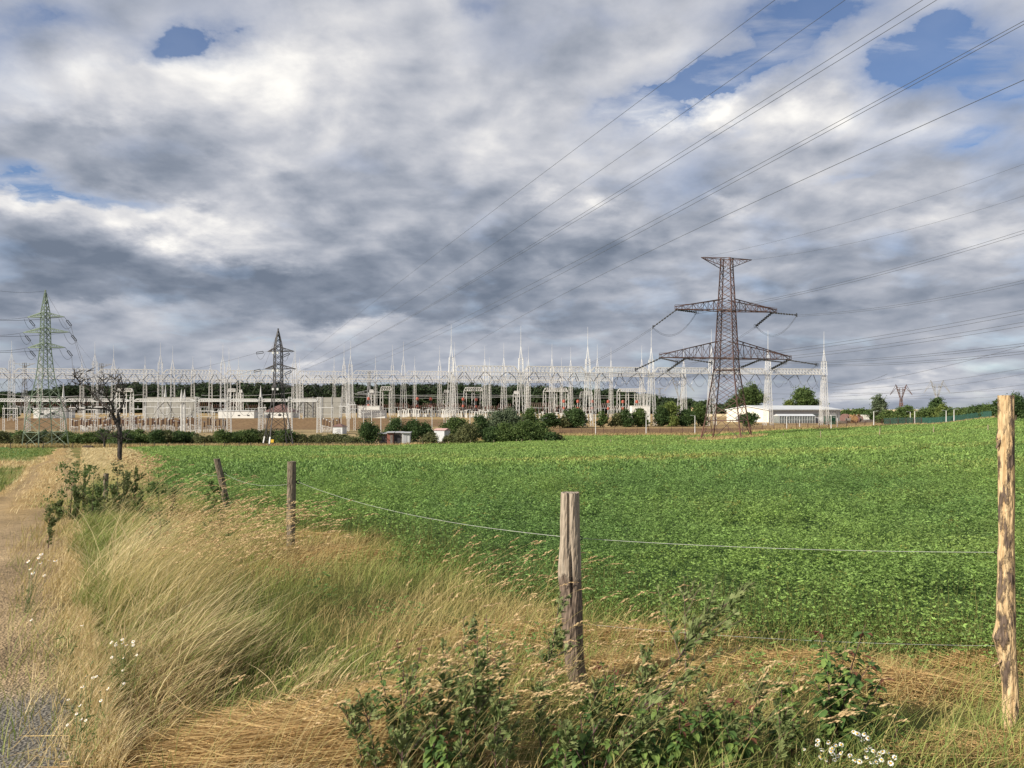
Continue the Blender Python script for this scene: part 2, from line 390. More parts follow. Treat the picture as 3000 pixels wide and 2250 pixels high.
def build_world():
    w = bpy.data.worlds.new('World'); scene.world = w; w.use_nodes = True
    nt = w.node_tree; N = nt.nodes; L = nt.links; N.clear()
    out = N.new('ShaderNodeOutputWorld'); bg = N.new('ShaderNodeBackground'); L.new(bg.outputs[0], out.inputs[0])
    STR = .1; bg.inputs['Strength'].default_value = STR
    sky = N.new('ShaderNodeTexSky'); sky.sky_type = 'NISHITA'; sky.sun_disc = False
    sky.sun_elevation = SUN_EL; sky.sun_rotation = math.atan2(sv.x, sv.y)
    sky.air_density = 1.0; sky.dust_density = .4; sky.ozone_density = 2.0
    tc = N.new('ShaderNodeTexCoord'); D = tc.outputs['Generated']
    def math_(op, a, b=None, c=None, clamp=False):
        n = N.new('ShaderNodeMath'); n.operation = op; n.use_clamp = clamp
        for i, v in enumerate((a, b, c)):
            if v is None: continue
            if isinstance(v, (int, float)): n.inputs[i].default_value = v
            else: L.new(v, n.inputs[i])
        return n.outputs[0]
    def vm(op, a, b=None):
        n = N.new('ShaderNodeVectorMath'); n.operation = op
        for i, v in enumerate((a, b)):
            if v is None: continue
            if isinstance(v, (tuple, list)): n.inputs[i].default_value = v
            else: L.new(v, n.inputs[i])
        return n
    def noise(vec, scale, detail=6, rough=.55, dist=0.):
        n = N.new('ShaderNodeTexNoise'); n.inputs['Scale'].default_value = scale; n.inputs['Detail'].default_value = detail
        n.inputs['Roughness'].default_value = rough; n.inputs['Distortion'].default_value = dist
        L.new(vec, n.inputs['Vector']); return n
    def ramp(fac, stops):
        n = N.new('ShaderNodeValToRGB'); e = n.color_ramp.elements
        while len(e) < len(stops): e.new(.5)
        for k, (p, c) in zip(e, stops):
            k.position = p; k.color = (*c, 1) if isinstance(c, (tuple, list)) else (c, c, c, 1)
        L.new(fac, n.inputs[0]); return n.outputs[0]
    sx = N.new('ShaderNodeSeparateXYZ'); L.new(D, sx.inputs[0])
    dx, dy, dz = sx.outputs
    dzc = math_('MAXIMUM', dz, 0.0)
    # cloud deck seen in perspective
    den = math_('ADD', dzc, .27)
    cxy = N.new('ShaderNodeCombineXYZ')
    L.new(math_('DIVIDE', dx, den), cxy.inputs[0]); L.new(math_('DIVIDE', dy, den), cxy.inputs[1])
    Pd = cxy.outputs[0]
    # direction measured from north along the ground and up: where each big cloud and gap of the day stands
    dyc = math_('MAXIMUM', dy, .2)
    uv = N.new('ShaderNodeCombineXYZ')
    L.new(math_('DIVIDE', dx, dyc), uv.inputs[0]); L.new(math_('DIVIDE', dz, dyc), uv.inputs[1])
    wob = noise(Pd, 1.9, 8, .62)
    wv = vm('SUBTRACT', wob.outputs['Color'], (.5, .5, .5))
    ws = vm('MULTIPLY', wv.outputs[0], (.34, .18, 0))
    UV = vm('ADD', uv.outputs[0], ws.outputs[0]).outputs[0]
    def gauss_sum(items, start=0.):
        acc = start
        for px, py, rx, ry, amp, rot in items:
            c = ((px - 1500) / FPX, (HZ - py) / FPX, 0)
            v = vm('SUBTRACT', UV, c).outputs[0]
            if rot:
                vr = N.new('ShaderNodeVectorRotate'); vr.rotation_type = 'Z_AXIS'; vr.inputs['Angle'].default_value = -R(rot)
                L.new(v, vr.inputs['Vector']); v = vr.outputs[0]
            v = vm('MULTIPLY', v, (FPX / rx, FPX / ry, 0)).outputs[0]
            d = vm('DOT_PRODUCT', v, v).outputs['Value']
            e = math_('POWER', .3679, d)
            acc = math_('MULTIPLY_ADD', e, amp, acc)
        return acc
    n1 = noise(Pd, 1.35, 9, .50, .2).outputs['Fac']
    n2 = noise(Pd, 4.4, 7, .51, .2).outputs['Fac']
    # offset towards the sun: the lit flank of each lump
    Po = vm('ADD', Pd, (SUN_DIR.x * .15, SUN_DIR.y * .15, 0)).outputs[0]
    n1o = noise(Po, 1.35, 9, .50, .2).outputs['Fac']
    n2o = noise(vm('ADD', Pd, (SUN_DIR.x * .05, SUN_DIR.y * .05, 0)).outputs[0], 4.4, 7, .51, .2).outputs['Fac']
    HOLES = [(110, 20, 210, 60, -.75, 0), (600, 120, 130, 75, -.80, -10), (500, 155, 60, 34, -.4, 0), (60, 470, 150, 34, -.80, -14), (320, 545, 230, 26, -.72, -16),
             (1390, 50, 70, 40, -.45, 0), (2140, 175, 350, 78, -.80, 27), (2420, 60, 300, 75, -.76, 20), (2930, 195, 190, 100, -.76, 20), (2720, 120, 220, 60, -.5, 24), (2640, 205, 170, 50, -.5, 25),
             (1900, 275, 100, 36, -.55, 20), (2110, 345, 80, 34, -.62, 10), (2860, 395, 90, 44, -.58, 10), (2560, 478, 90, 22, -.45, 5), (2200, 20, 180, 60, -.5, 0),
             (700, 968, 260, 10, -.35, 0), (2800, 60, 140, 50, -.45, 30), (2060, 880, 70, 22, -.4, 0), (1740, 40, 80, 50, -.35, 0)]
    FILL = [(2060, 305, 120, 50, .7, 12), (2330, 310, 220, 55, .5, 15), (1100, 300, 520, 320, .3, 0), (1200, 700, 1500, 260, .35, 0), (230, 585, 320, 36, .5, -14), (420, 230, 300, 80, .3, 0), (2700, 1060, 900, 110, .30, 0), (700, 1080, 1200, 90, .2, 0)]
    cov_l = gauss_sum(HOLES + FILL, .74)
    cov = math_('ADD', cov_l, math_('MULTIPLY', math_('SUBTRACT', n1, .5), 1.2))
    cov = math_('ADD', cov, math_('MULTIPLY', math_('SUBTRACT', n2, .5), 2.3))
    cover = ramp(cov, [(-.12, .08), (.10, .34), (.42, .66), (.85, 1.)])
    wsp = noise(vm('MULTIPLY', Pd, (1.0, 2.1, 1.0)).outputs[0], 2.6, 8, .60, .5).outputs['Fac']
    cover = math_('MAXIMUM', cover, ramp(wsp, [(.44, 0.), (.70, .75)]))     # thin veils across the gaps
    BR = [(420, 215, 420, 120, .36, 0), (870, 200, 240, 120, .34, 0), (700, 160, 220, 40, .14, 0), (1000, 60, 320, 60, .14, 0), (90, 250, 240, 110, .24, 0), (40, 535, 170, 46, .40, -8),
          (400, 600, 290, 54, .38, -13), (660, 665, 250, 56, .26, -12), (230, 575, 60, 30, .12, 0), (560, 620, 70, 34, .14, 0), (2050, 300, 130, 55, .62, 12), (2350, 310, 240, 54, .42, 12), (1590, 575, 70, 36, .34, 0), (1735, 640, 70, 30, .30, 0),
          (2150, 600, 70, 26, .28, 0), (2650, 340, 170, 44, .28, 0), (2450, 480, 200, 44, .2, 0), (2800, 650, 280, 34, .2, 8), (905, 1075, 80, 34, .42, 0), (2560, 1135, 170, 28, .34, 0), (2900, 1130, 130, 34, .24, 0), (740, 460, 110, 44, .24, 0),
          (1700, 480, 280, 60, .16, 0), (2300, 860, 320, 30, .14, 0), (1060, 950, 220, 26, .18, 0), (300, 900, 240, 26, .15, 0), (1300, 280, 340, 180, .12, 0), (2700, 540, 320, 44, .16, 0), (1000, 1000, 900, 40, .10, 0), (2300, 400, 500, 120, .08, 0),
          (420, 430, 440, 62, -.20, -3), (200, 730, 480, 64, -.22, -4), (900, 840, 700, 72, -.31, -4), (1000, 560, 300, 40, -.10, -8), (1350, 745, 460, 62, -.20, -4), (1150, 500, 240, 40, -.08, 0), (150, 850, 320, 40, -.18, 0),
          (1900, 780, 520, 40, -.12, 0), (2500, 1000, 700, 90, -.07, 0), (1100, 920, 320, 26, -.16, -4), (300, 360, 280, 26, -.08, 0), (2800, 900, 520, 80, -.08, 0), (1650, 900, 320, 50, -.12, 0), (700, 770, 320, 40, -.12, -4), (2250, 540, 260, 26, -.10, 4)]
    br = gauss_sum(BR, .43)
    up = math_('MULTIPLY', math_('SUBTRACT', math_('MINIMUM', dz, .6), .2), .30)
    br = math_('ADD', br, up)
    low = math_('MINIMUM', math_('MULTIPLY_ADD', dzc, 4.2, .16), 1.0)     # lumps melt together towards the horizon
    br = math_('ADD', br, math_('MULTIPLY', math_('SUBTRACT', n1o, n1), 1.1))
    br = math_('ADD', br, math_('MULTIPLY', math_('MULTIPLY', math_('SUBTRACT', n2o, n2), 1.35), low))
    br = math_('ADD', br, math_('MULTIPLY', math_('MULTIPLY', math_('SUBTRACT', n2, .5), .30), low))
    br = math_('ADD', br, math_('MULTIPLY', math_('SUBTRACT', .85, math_('MINIMUM', cov, .85)), .16))
    k = 1 / STR * SKYK
    cc = ramp(br, [(.0, (.150, .182, .24)), (.22, (.24, .272, .335)), (.42, (.36, .385, .445)), (.62, (.51, .522, .565)), (.80, (.67, .665, .675)), (1., (.92, .895, .85))])
    ccs = vm('MULTIPLY', cc, (k, k, k)).outputs[0]
    # clear sky between: deep blue overhead, paler towards the horizon
    skm = vm('MULTIPLY', sky.outputs[0], (.72 * SKYK, .82 * SKYK, 1.0 * SKYK)).outputs[0]
    mx = N.new('ShaderNodeMix'); mx.data_type = 'RGBA'
    L.new(cover, mx.inputs['Factor']); L.new(skm, mx.inputs['A']); L.new(ccs, mx.inputs['B'])
    L.new(mx.outputs['Result'], bg.inputs['Color'])
build_world()

# ------------------------------------------------------------------ ground
def ground_tint(x, y):
    """pigment of soil, dry grass, short green grass, by where it grows"""
    n1 = fbm(x * .6, y * .6, 21); n2 = fbm(x * 2.3, y * 2.3, 33, 4); n3 = fbm(x * .07, y * .07, 41)
    s = lat(x, y)
    straw = np.array([.30, .205, .085]); straw2 = np.array([.42, .29, .13]); soil = np.array([.37, .275, .165]); soil_d = np.array([.15, .105, .07])
    green = np.array([.085, .125, .028]); lush = np.array([.075, .17, .045]); grav = np.array([.19, .178, .158])
    c = mixc(straw, straw2, n2.ravel()) ; x = x.ravel(); y = y.ravel(); n1 = n1.ravel(); n2 = n2.ravel(); n3 = n3.ravel(); s = s.ravel()
    def blend(c, col, f): f = np.clip(f, 0, 1)[:, None]; return c * (1 - f) + np.asarray(col)[None] * f
    # verge: some green
    c = blend(c, green, np.clip((n1 - .36) * 4, 0, .85) * (s > 0))
    # meadow left of the track: green and yellow patches
    f = np.clip((n1 * .5 + n3 - .62) * 4, 0, 1) * (s < -1.7)
    c = blend(c, green, f * .9); c = blend(c, lush, np.clip(np.clip((n3 - .42) * 6, 0, 1) + .8 * (y > 52), 0, 1) * np.clip((-s - 1.9 - .8 * n1) / .8, 0, 1) * (y > 15) * .95)
    # the track
    w1 = np.exp(-((s + .05) / .30) ** 2); w2 = np.exp(-((s + 1.25) / .28) ** 2)
    near = np.clip((15 - y) / 4, 0, 1)
    bare = np.clip(np.maximum(w1, w2) * 1.3 + near * ((s < .1) & (s > -3.2)) - (n2 - .4) * .9, 0, 1)
    bare = bare * np.clip((75 - y) / 30, .35, 1) * np.clip(1.25 - np.clip((y - 7) / 12, 0, .7), 0, 1)
    c = blend(c, soil, bare); c = blend(c, soil_d, np.clip((n2 - .5) * 3, 0, 1) * w1 * .8 * (y < 60))
    c = blend(c, grav, np.clip((4.1 + n2 * 1.4 - y) / .5, 0, 1) * (s < .25))
    # crop soil
    cr = in_crop(x, y)
    c = blend(c, [.075, .13, .04], cr * np.clip(1.0 - (y - 60) / 300, .7, 1))
    # dry patches in the crop seen as thinner growth
    # beyond the crop: dry grass, brown bank, plateau
    px = 1500 + FPX * x / np.maximum(y, 5)
    far = (y > crop_far(x, y))
    c = blend(c, [.27, .205, .11], far * 1.); c = blend(c, [.37, .29, .165], far * np.clip((n2 - .4) * 3, 0, 1) * .7)
    c = blend(c, [.13, .13, .05], far * np.clip((n1 - .55) * 5, 0, 1) * .5)
    bank = np.where(px < 1350, (y > 262) & (y < 296), (y > 203) & (y < 226))
    c = blend(c, [.165, .105, .060], bank * (.75 + .25 * n1))
    ch = far & (y > 226) & (px > 1350) | far & (y > 296)
    c = blend(c, [.36, .25, .12], ch * .6)
    # right-hand side: field beyond the crop is green too, then hedges, then ripe wheat
    c = blend(c, [.66, .54, .32], (y > 430) & (px > 2050))
    return c

def build_ground():
    nr, nc = 430, 250
    a = math.log(3190 / 6. + 1)
    ys = -10 + 6 * (np.exp(a * np.linspace(0, 1, nr)) - 1)
    us = np.linspace(-1.6, 1.6, nc)
    Y = np.repeat(ys[:, None], nc, 1); X = us[None, :] * (Y + 14)
    Z = ground(X, Y)
    V = np.stack([X, Y, Z], -1).reshape(-1, 3)
    i = np.arange(nr - 1)[:, None] * nc + np.arange(nc - 1)[None, :]
    F = np.stack([i, i + 1, i + nc + 1, i + nc], -1).reshape(-1, 4)
    m = bpy.data.materials.new('ground'); nt, N, L = nodes_of(m)
    out = N.new('ShaderNodeOutputMaterial'); b = N.new('ShaderNodeBsdfPrincipled'); L.new(b.outputs[0], out.inputs[0])
    at_ = N.new('ShaderNodeAttribute'); at_.attribute_name = 'tint'
    tc = N.new('ShaderNodeTexCoord')
    n1 = N.new('ShaderNodeTexNoise'); n1.inputs['Scale'].default_value = 18; n1.inputs['Detail'].default_value = 7; n1.inputs['Roughness'].default_value = .7
    n2 = N.new('ShaderNodeTexNoise'); n2.inputs['Scale'].default_value = 1.1; n2.inputs['Detail'].default_value = 6
    n3 = N.new('ShaderNodeTexVoronoi'); n3.inputs['Scale'].default_value = 55
    for n in (n1, n2, n3): L.new(tc.outputs['Object'], n.inputs['Vector'])
    mr = N.new('ShaderNodeMapRange'); mr.inputs[1].default_value = .3; mr.inputs[2].default_value = .7; mr.inputs[3].default_value = .55; mr.inputs[4].default_value = 1.35
    L.new(n1.outputs['Fac'], mr.inputs[0])
    mr2 = N.new('ShaderNodeMapRange'); mr2.inputs[1].default_value = .3; mr2.inputs[2].default_value = .7; mr2.inputs[3].default_value = .75; mr2.inputs[4].default_value = 1.2
    L.new(n2.outputs['Fac'], mr2.inputs[0])
    mu = N.new('ShaderNodeMath'); mu.operation = 'MULTIPLY'; L.new(mr.outputs[0], mu.inputs[0]); L.new(mr2.outputs[0], mu.inputs[1])
    vm = N.new('ShaderNodeVectorMath'); vm.operation = 'SCALE'; L.new(at_.outputs['Color'], vm.inputs[0]); L.new(mu.outputs[0], vm.inputs['Scale'])
    L.new(vm.outputs[0], b.inputs['Base Color']); b.inputs['Roughness'].default_value = .95; b.inputs['Specular IOR Level'].default_value = .1
    bp = N.new('ShaderNodeBump'); bp.inputs['Strength'].default_value = .7; bp.inputs['Distance'].default_value = .03
    ad = N.new('ShaderNodeMath'); L.new(n1.outputs['Fac'], ad.inputs[0]); L.new(n3.outputs['Distance'], ad.inputs[1])
    L.new(ad.outputs[0], bp.inputs['Height']); L.new(bp.outputs[0], b.inputs['Normal'])
    o = build_np('ground', V, F, ground_tint(V[:, 0], V[:, 1]), m, smooth=True)
    structure(o)
build_ground()

# the beaten track: a strip following the ground, its edges frayed
def build_track():
    ys = -4 + 5 * (np.exp(np.linspace(0, 1, 240) * math.log(150 / 5 + 1)) - 1)
    ss = np.linspace(-3.3, .25, 26)
    V = []; 
    for y in ys:
        e0 = .35 * (vnoise(np.array([y * 1.1]), np.array([3.]), 3)[0] - .5); e1 = .5 * (vnoise(np.array([y * 1.3]), np.array([9.]), 4)[0] - .5)
        for k in range(26):
            s = float(np.interp(y, [9, 16], [-3.3, -1.8])) ; s = s + (.4 - s) * k / 25
            sk = s + e0 * (1 - k / 25) + e1 * (k / 25)
            x = sk - .58 * y - .25 * math.sin(y * .21)
            V.append((x, y))
    V = np.array(V); z = ground(V[:, 0], V[:, 1])
    s = lat(V[:, 0], V[:, 1])
    rut = -.03 * np.exp(-((s + .05) / .25) ** 2) - .03 * np.exp(-((s + 1.25) / .25) ** 2)
    edge = np.clip(np.minimum(s - np.interp(V[:, 1], [9, 16], [-3.3, -1.8]), .4 - s) / .3, 0, 1)
    z = z + (.02 + .0009 * np.clip(V[:, 1], 0, 200)) * (edge * 2 - .9) + rut * edge
    V3 = np.column_stack([V, z])
    i = np.arange(239)[:, None] * 26 + np.arange(25)[None, :]
    F = np.stack([i, i + 1, i + 27, i + 26], -1).reshape(-1, 4)
    o = build_np('dirt_track', V3, F, ground_tint(V[:, 0], V[:, 1]), bpy.data.materials['ground'], smooth=True)
    structure(o)
build_track()

# ------------------------------------------------------------------ crop (lucerne)
def crop_height(x, y):
    h = .30 + .34 * fbm(x * 1.5, y * 1.5, 51, 3) - .06 + .10 * (fbm(x * .3, y * .3, 53) - .5)
    edge = np.clip((y - crop_edge(x)) / .5, 0.45, 1)
    thin = np.exp(-(((x - 4) / 5) ** 2 + ((y - 32) / 5) ** 2))
    return h * (edge ** .5) * (1 - .35 * thin)
def crop_tint(x, y, rng, n):
    big = fbm(x * .16, y * .10, 61, 3); mid = fbm(x * 1.4, y * 1.4, 71, 2)
    c = mixc([.145, .250, .072], [.240, .350, .088], np.clip((big - .3) * 2.0 + (mid - .5) * .9, 0, 1))
    fy = np.clip((y - 12) / 70, 0, 1)[:, None] * .55
    c = c * (1 - fy) + np.array([.235, .350, .092]) * fy
    dry = 1.3 * np.exp(-(((x - 4) / 4.5) ** 2 + ((y - 32) / 3.2) ** 2)) + .7 * np.exp(-(((x + 9) / 6) ** 2 + ((y - 46) / 4) ** 2)) + .5 * np.exp(-(((x - 16) / 9) ** 2 + ((y - 36) / 3) ** 2)) + .45 * np.exp(-((y - 92 - .25 * x) / 4) ** 2) + .35 * np.clip(fbm(x * .09, y * .25, 77) - .62, 0, 1) * 4
    dd = np.clip(dry * (.5 + mid), 0, .8)[:, None] * (rng.random((n, 1)) < .75)
    c = c * (1 - dd) + np.array([.38, .35, .115]) * dd
    j = rng.normal(1, .22, (n, 1)); c = c * np.clip(j, .55, 1.5)
    yl = rng.random(n) < .015; c[yl] = np.array([.28, .31, .08]) * rng.uniform(.6, 1.1, (yl.sum(), 1))
    return c
def build_crop():
    rng = np.random.default_rng(5); parts = []
    def band(y0, y1, n, size, depth, leaf3, per=18):
        # shoots: each a leaning stem with leaves gathered towards its top
        m = n // per
        y = np.sqrt(rng.uniform(y0 * y0, y1 * y1, m)); u = rng.uniform(-.80, 1.12 if y0 < 30 else .86, m); x = u * y
        cl = fbm(x * 1.9, y * 1.9, 55, 2)
        k = in_crop(x, y) & (rng.random(m) < np.clip(.35 + (cl - .28) * 2.6, .2, 1)); x, y = x[k], y[k]; m = len(x)
        h = crop_height(x, y) * rng.uniform(.62, 1.18, m)
        t0 = crop_tint(x, y, rng, m); lean = rng.normal(0, .10, (m, 2)); lean[:, 0] += .05
        rr = .055 * np.maximum(1, y / 16)
        x = np.repeat(x, per); y = np.repeat(y, per); h = np.repeat(h, per); lean = np.repeat(lean, per, 0); rr = np.repeat(rr, per); t = np.repeat(t0, per, 0); n = len(x)
        q = np.clip(rng.exponential(depth, n), 0, .95); eg = (y - crop_edge(x)) < .8; q = np.where(eg, rng.random(n) * .95, q)
        z = ground(x, y) + h * (1 - q)
        C = np.stack([x + lean[:, 0] * (1 - q) + rng.normal(0, 1, n) * rr, y + lean[:, 1] * (1 - q) + rng.normal(0, 1, n) * rr, z + rng.normal(0, .015, n)], 1)
        sz = size(y) * rng.uniform(.7, 1.35, n); t = t * rng.normal(1, .10, (n, 1)).clip(.6, 1.4)
        if leaf3:      # three leaflets on one stalk
            ax = rand_dirs(n, .8, rng); yaw = rng.uniform(0, 2 * np.pi, n)
            for kk in range(3):
                a = yaw + (kk - 1) * 1.15
                A = unit(np.stack([np.cos(a), np.sin(a), rng.normal(.25, .35, n)], 1))
                S = unit(np.cross(A, ax))
                parts.append((leaf_quads(C + A * sz[:, None] * .9, A, S, sz, sz * .42), quad_index(n), rep4(t * rng.uniform(.9, 1.1, (n, 1)))))
        else:
            A = rand_dirs(n, .9, rng); S = unit(np.cross(A, rand_dirs(n, 0, rng)))
            parts.append((leaf_quads(C, A, S, sz, sz * .5), quad_index(n), rep4(t)))
    band(4.2, 9, 175000, lambda y: .0125 + 0 * y, .22, True)
    band(9, 17, 270000, lambda y: .016 + 0 * y, .2, True)
    band(17, 36, 480000, lambda y: .0016 * y, .25, False)
    band(36, 80, 420000, lambda y: .0009 * y + .012, .3, False, 12)
    band(80, 215, 380000, lambda y: .0008 * y + .02, .35, False, 8)
    # bare lower stems along the near edge
    n = 4000; x = rng.uniform(-4, 6.5, n); y = crop_edge(x) + rng.uniform(-.1, 1.0, n); k = in_crop(x, y); x, y = x[k], y[k]; n = len(x)
    P = np.stack([x, y, ground(x, y)], 1); h = crop_height(x, y) * rng.uniform(.6, 1, n)
    V, F = blades(P, h, rng.normal(0, .06, (n, 2)), np.full(n, .006), 3, .3, rng)
    parts.append((V, F, np.repeat(mixc([.09, .13, .03], [.20, .19, .07], rng.random(n)), 6, 0)))
    # outliers of the crop in the fence strip
    n = 60000; y = np.sqrt(rng.uniform(4.3 ** 2, 14 ** 2, n)); x = rng.uniform(-.5, .7, n) * y
    dd = crop_edge(x) - y; cl = fbm(x * 1.2 + 3, y * 1.2, 57, 3)
    k = (dd > -.3) & (dd < 2.6) & (cl > .50 + .05 * dd) & (x > np.interp(y, [3, 5, 7, 11, 14], [-.3, -1.5, -2.6, -4.6, -6.2])); x, y, cl = x[k], y[k], cl[k]; n = len(x)
    z = ground(x, y) + rng.random(n) * (cl - .45) * 1.5 * np.where(dd[k] > 1.2, .7, 1); C = np.stack([x, y, z], 1); t = crop_tint(x, y, rng, n); sz = rng.uniform(.009, .017, n) * np.maximum(1, y / 9)
    yaw = rng.uniform(0, 6.28, n); ax = rand_dirs(n, .8, rng)
    for kk in range(3):
        a = yaw + (kk - 1) * 1.15; A = unit(np.stack([np.cos(a), np.sin(a), rng.normal(.25, .35, n)], 1)); S = unit(np.cross(A, ax))
        parts.append((leaf_quads(C + A * sz[:, None] * .9, A, S, sz, sz * .42), quad_index(n), rep4(t)))
    V, F, T = join_np(parts)
    o = build_np('lucerne_crop', V, F, T, M['crop']); stuff(o, 'dense green clover-like crop filling the field', 'crop')
build_crop()

# ------------------------------------------------------------------ grasses
FX = np.array([-60, -38, -20, -4.65, -2.55, .34, 2.63, 8]); FY = np.array([122, 78, 41, 12.9, 9.0, 4.53, 4.05, 3.9])
def fence_y(x): return np.interp(x, FX, FY)
STRAW = [.53, .41, .20]; STRAW2 = [.40, .285, .13]; PALE = [.66, .55, .33]; GREEN = [.15, .225, .055]; YGREEN = [.37, .37, .12]; BROWN = [.20, .125, .065]

HIY = [2, 3.4, 3.9, 4.4, 5.0, 7.1, 11, 22, 42, 80, 160]; HIX = [.35, -.15, -.45, -.95, -1.6, -3.0, -5.5, -10.9, -20.4, -38.6, -77]
def build_tall_grass():
    rng = np.random.default_rng(21); parts = []
    def patch(n, y0, y1, hmul, wmul, K, dens, stalks=False):
        y = np.exp(rng.uniform(np.log(y0), np.log(y1), n)) if y1 > 3 * y0 else np.sqrt(rng.uniform(y0 * y0, y1 * y1, n))
        lo = -.56 * y - .1 + .5 * (fbm(y * 1.7, y * 0, 83) - .3); hi = np.interp(y, HIY, HIX) + .25
        x = lo + (hi - lo) * rng.random(n)
        s = lat(x, y)
        edge = np.minimum(s / 1.0 - .15, (hi - x) / (1.5 + .02 * y))
        tuft = fbm(x * 1.9, y * 1.9, 81, 3); big = fbm(x * .55, y * .55, 91, 2)
        keep = np.clip((tuft - .34) * 3.6, .08, 1) * dens
        if stalks: keep = keep * np.clip((fbm(x * .9, y * .9, 86, 2) - .36) * 5, .05, 1)
        k = (rng.random(n) < np.clip(edge * 1.2 + .12, 0, 1)) & (rng.random(n) < keep)
        x, y, tuft, s, edge, big = x[k], y[k], tuft[k], s[k], edge[k], big[k]; n = len(x)
        h = (.40 + .24 * big + .50 * (tuft - .4)) * rng.uniform(.45, 1.15, n) * hmul * np.clip(.40 + .60 * edge, .35, 1)
        h = h * np.clip((y - 3.3) / 1.9, .34, 1) * np.where(y > 14, .72, 1)
        wind = .42 + .36 * fbm(x * 1.3, y * 1.3, 95)
        lx = h * (wind + rng.normal(0, .30, n)); ly = h * rng.normal(.05, .38, n)
        odd = rng.random(n) < .14; an = rng.uniform(0, 6.28, n); lx = np.where(odd, h * .8 * np.cos(an), lx); ly = np.where(odd, h * .8 * np.sin(an), ly)
        P = np.stack([x, y, ground(x, y) - .01], 1)
        w = (.0050 * np.maximum(1, y / 6)) * rng.lognormal(-.08, .45, n).clip(.4, 2.6) * wmul
        gfrac = np.clip((fbm(x * .6 + 7, y * .6, 101, 3) - .20) * 4.5, .45, .96) * np.clip((y - 3.9) / 1.3, .12, 1) * np.where(y > 20, .3, 1)
        g = rng.random(n) < gfrac
        tip = mixc(STRAW, PALE, rng.random(n)); bas = mixc(np.array(STRAW2) * .75, BROWN, rng.random(n))  # bases darkened for depth: shade low in the tufts put into the colour
        tg = mixc([.22, .30, .075], [.42, .41, .14], rng.random(n)); bg = mixc([.055, .10, .026], np.array(GREEN) * .85, rng.random(n))  # green blades: shade at the base painted in likewise
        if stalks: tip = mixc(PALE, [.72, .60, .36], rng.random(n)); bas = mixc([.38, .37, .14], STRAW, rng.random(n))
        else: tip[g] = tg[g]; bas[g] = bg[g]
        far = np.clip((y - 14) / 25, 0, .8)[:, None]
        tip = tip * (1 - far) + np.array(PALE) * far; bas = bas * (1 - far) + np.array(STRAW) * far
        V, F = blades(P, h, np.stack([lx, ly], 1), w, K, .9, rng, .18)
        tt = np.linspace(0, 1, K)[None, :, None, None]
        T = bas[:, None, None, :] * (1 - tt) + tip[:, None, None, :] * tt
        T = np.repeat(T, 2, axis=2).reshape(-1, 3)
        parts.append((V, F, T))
    patch(95000, 2.9, 9.5, .86, 1.0, 5, 1.0)
    patch(15000, 3.3, 13, 1.75, .85, 6, 1.0, True)
    patch(60000, 8.5, 18, 1.0, 1.0, 4, 1.0)
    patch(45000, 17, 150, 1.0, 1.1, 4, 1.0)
    V, F, T = join_np(parts)
    o = build_np('tall_grass', V, F, T, M['grass']); stuff(o, 'tall wind-bent dry grass along the verge', 'grass')

def build_seed_heads():
    rng = np.random.default_rng(31); parts = []
    n = 8500
    y = np.exp(rng.uniform(np.log(3.3), np.log(26), n)); lo = -.54 * y; hi = np.interp(y, HIY, HIX) + np.where(y < 5.4, 1.5, .15)
    x = lo + (hi - lo) * rng.random(n)
    tuft = fbm(x * .8, y * .8, 111, 2); k = (tuft > .42) & (rng.random(n) < np.where(y > 6.5, .16, 1)) & ((x < np.interp(y, HIY, HIX)) | (rng.random(n) < .38)); x, y = x[k], y[k]; n = len(x)
    P = np.stack([x, y, ground(x, y)], 1)
    h = rng.uniform(.60, 1.05, n) * np.clip((y - 2.4) / 2.4, .6, 1) * np.where((y < 10) & (x < np.interp(y, HIY, HIX)), 1.18, 1); lr = np.clip(rng.normal(.62, .2, n), .1, 1.1)
    lean = np.stack([h * lr, h * rng.normal(.05, .2, n)], 1)
    K = 6; w = .0034 * np.maximum(1, y / 6); hh = h * .86
    t = np.linspace(0, 1, K); ang = rng.uniform(0, 6.28, n); side = np.stack([np.cos(ang), np.sin(ang) * .3, 0 * ang], 1)
    Vv = np.zeros((n, K, 2, 3))
    for i, tt in enumerate(t):
        c = P.copy(); f = tt ** 1.7
        c[:, 0] += lean[:, 0] * f; c[:, 1] += lean[:, 1] * f; c[:, 2] += hh * (tt - .12 * tt ** 3)
        ww = (w * (1 - .5 * tt) * .5)[:, None]; Vv[:, i, 0] = c - side * ww; Vv[:, i, 1] = c + side * ww
    F = ((np.arange(n) * K * 2)[:, None, None] + np.arange(K - 1)[None, :, None] * 2 + np.array([0, 1, 3, 2])[None, None, :]).reshape(-1, 4)
    parts.append((Vv.reshape(-1, 3), F, np.repeat(mixc(STRAW, [.40, .36, .13], rng.random(n)), 2 * K, 0)))
    tip = Vv[:, -1].mean(1); prev = Vv[:, -2].mean(1); d = unit(tip - prev)
    L = rng.uniform(.06, .12, n); m = 11
    for j in range(m):
        f = j / (m - 1)
        C = tip + d * (L * (f - .25))[:, None]; C[:, 2] -= L * f * f * .30
        A = unit(d + rng.normal(0, .16, (n, 3)) - np.array([0, 0, .35]) * f); S = unit(np.cross(A, rand_dirs(n, 0, rng)))
        r = np.sin(np.pi * np.clip(f * .86 + .10, 0, 1))
        C = C + S * ((j % 3 - 1) * .0035 * np.maximum(1, y / 6))[:, None]
        parts.append((leaf_quads(C, A, S, np.maximum(.010, .0012 * y) * (.6 + .5 * r), np.maximum(.0030, .00034 * y) * (.4 + r)), quad_index(n), rep4(mixc([.62, .47, .26], [.46, .32, .17], rng.random(n)))))
    V, F, T = join_np(parts)
    o = build_np('seed_heads', V, F, T, M['grass']); stuff(o, 'pale nodding grass seed heads', 'grass')

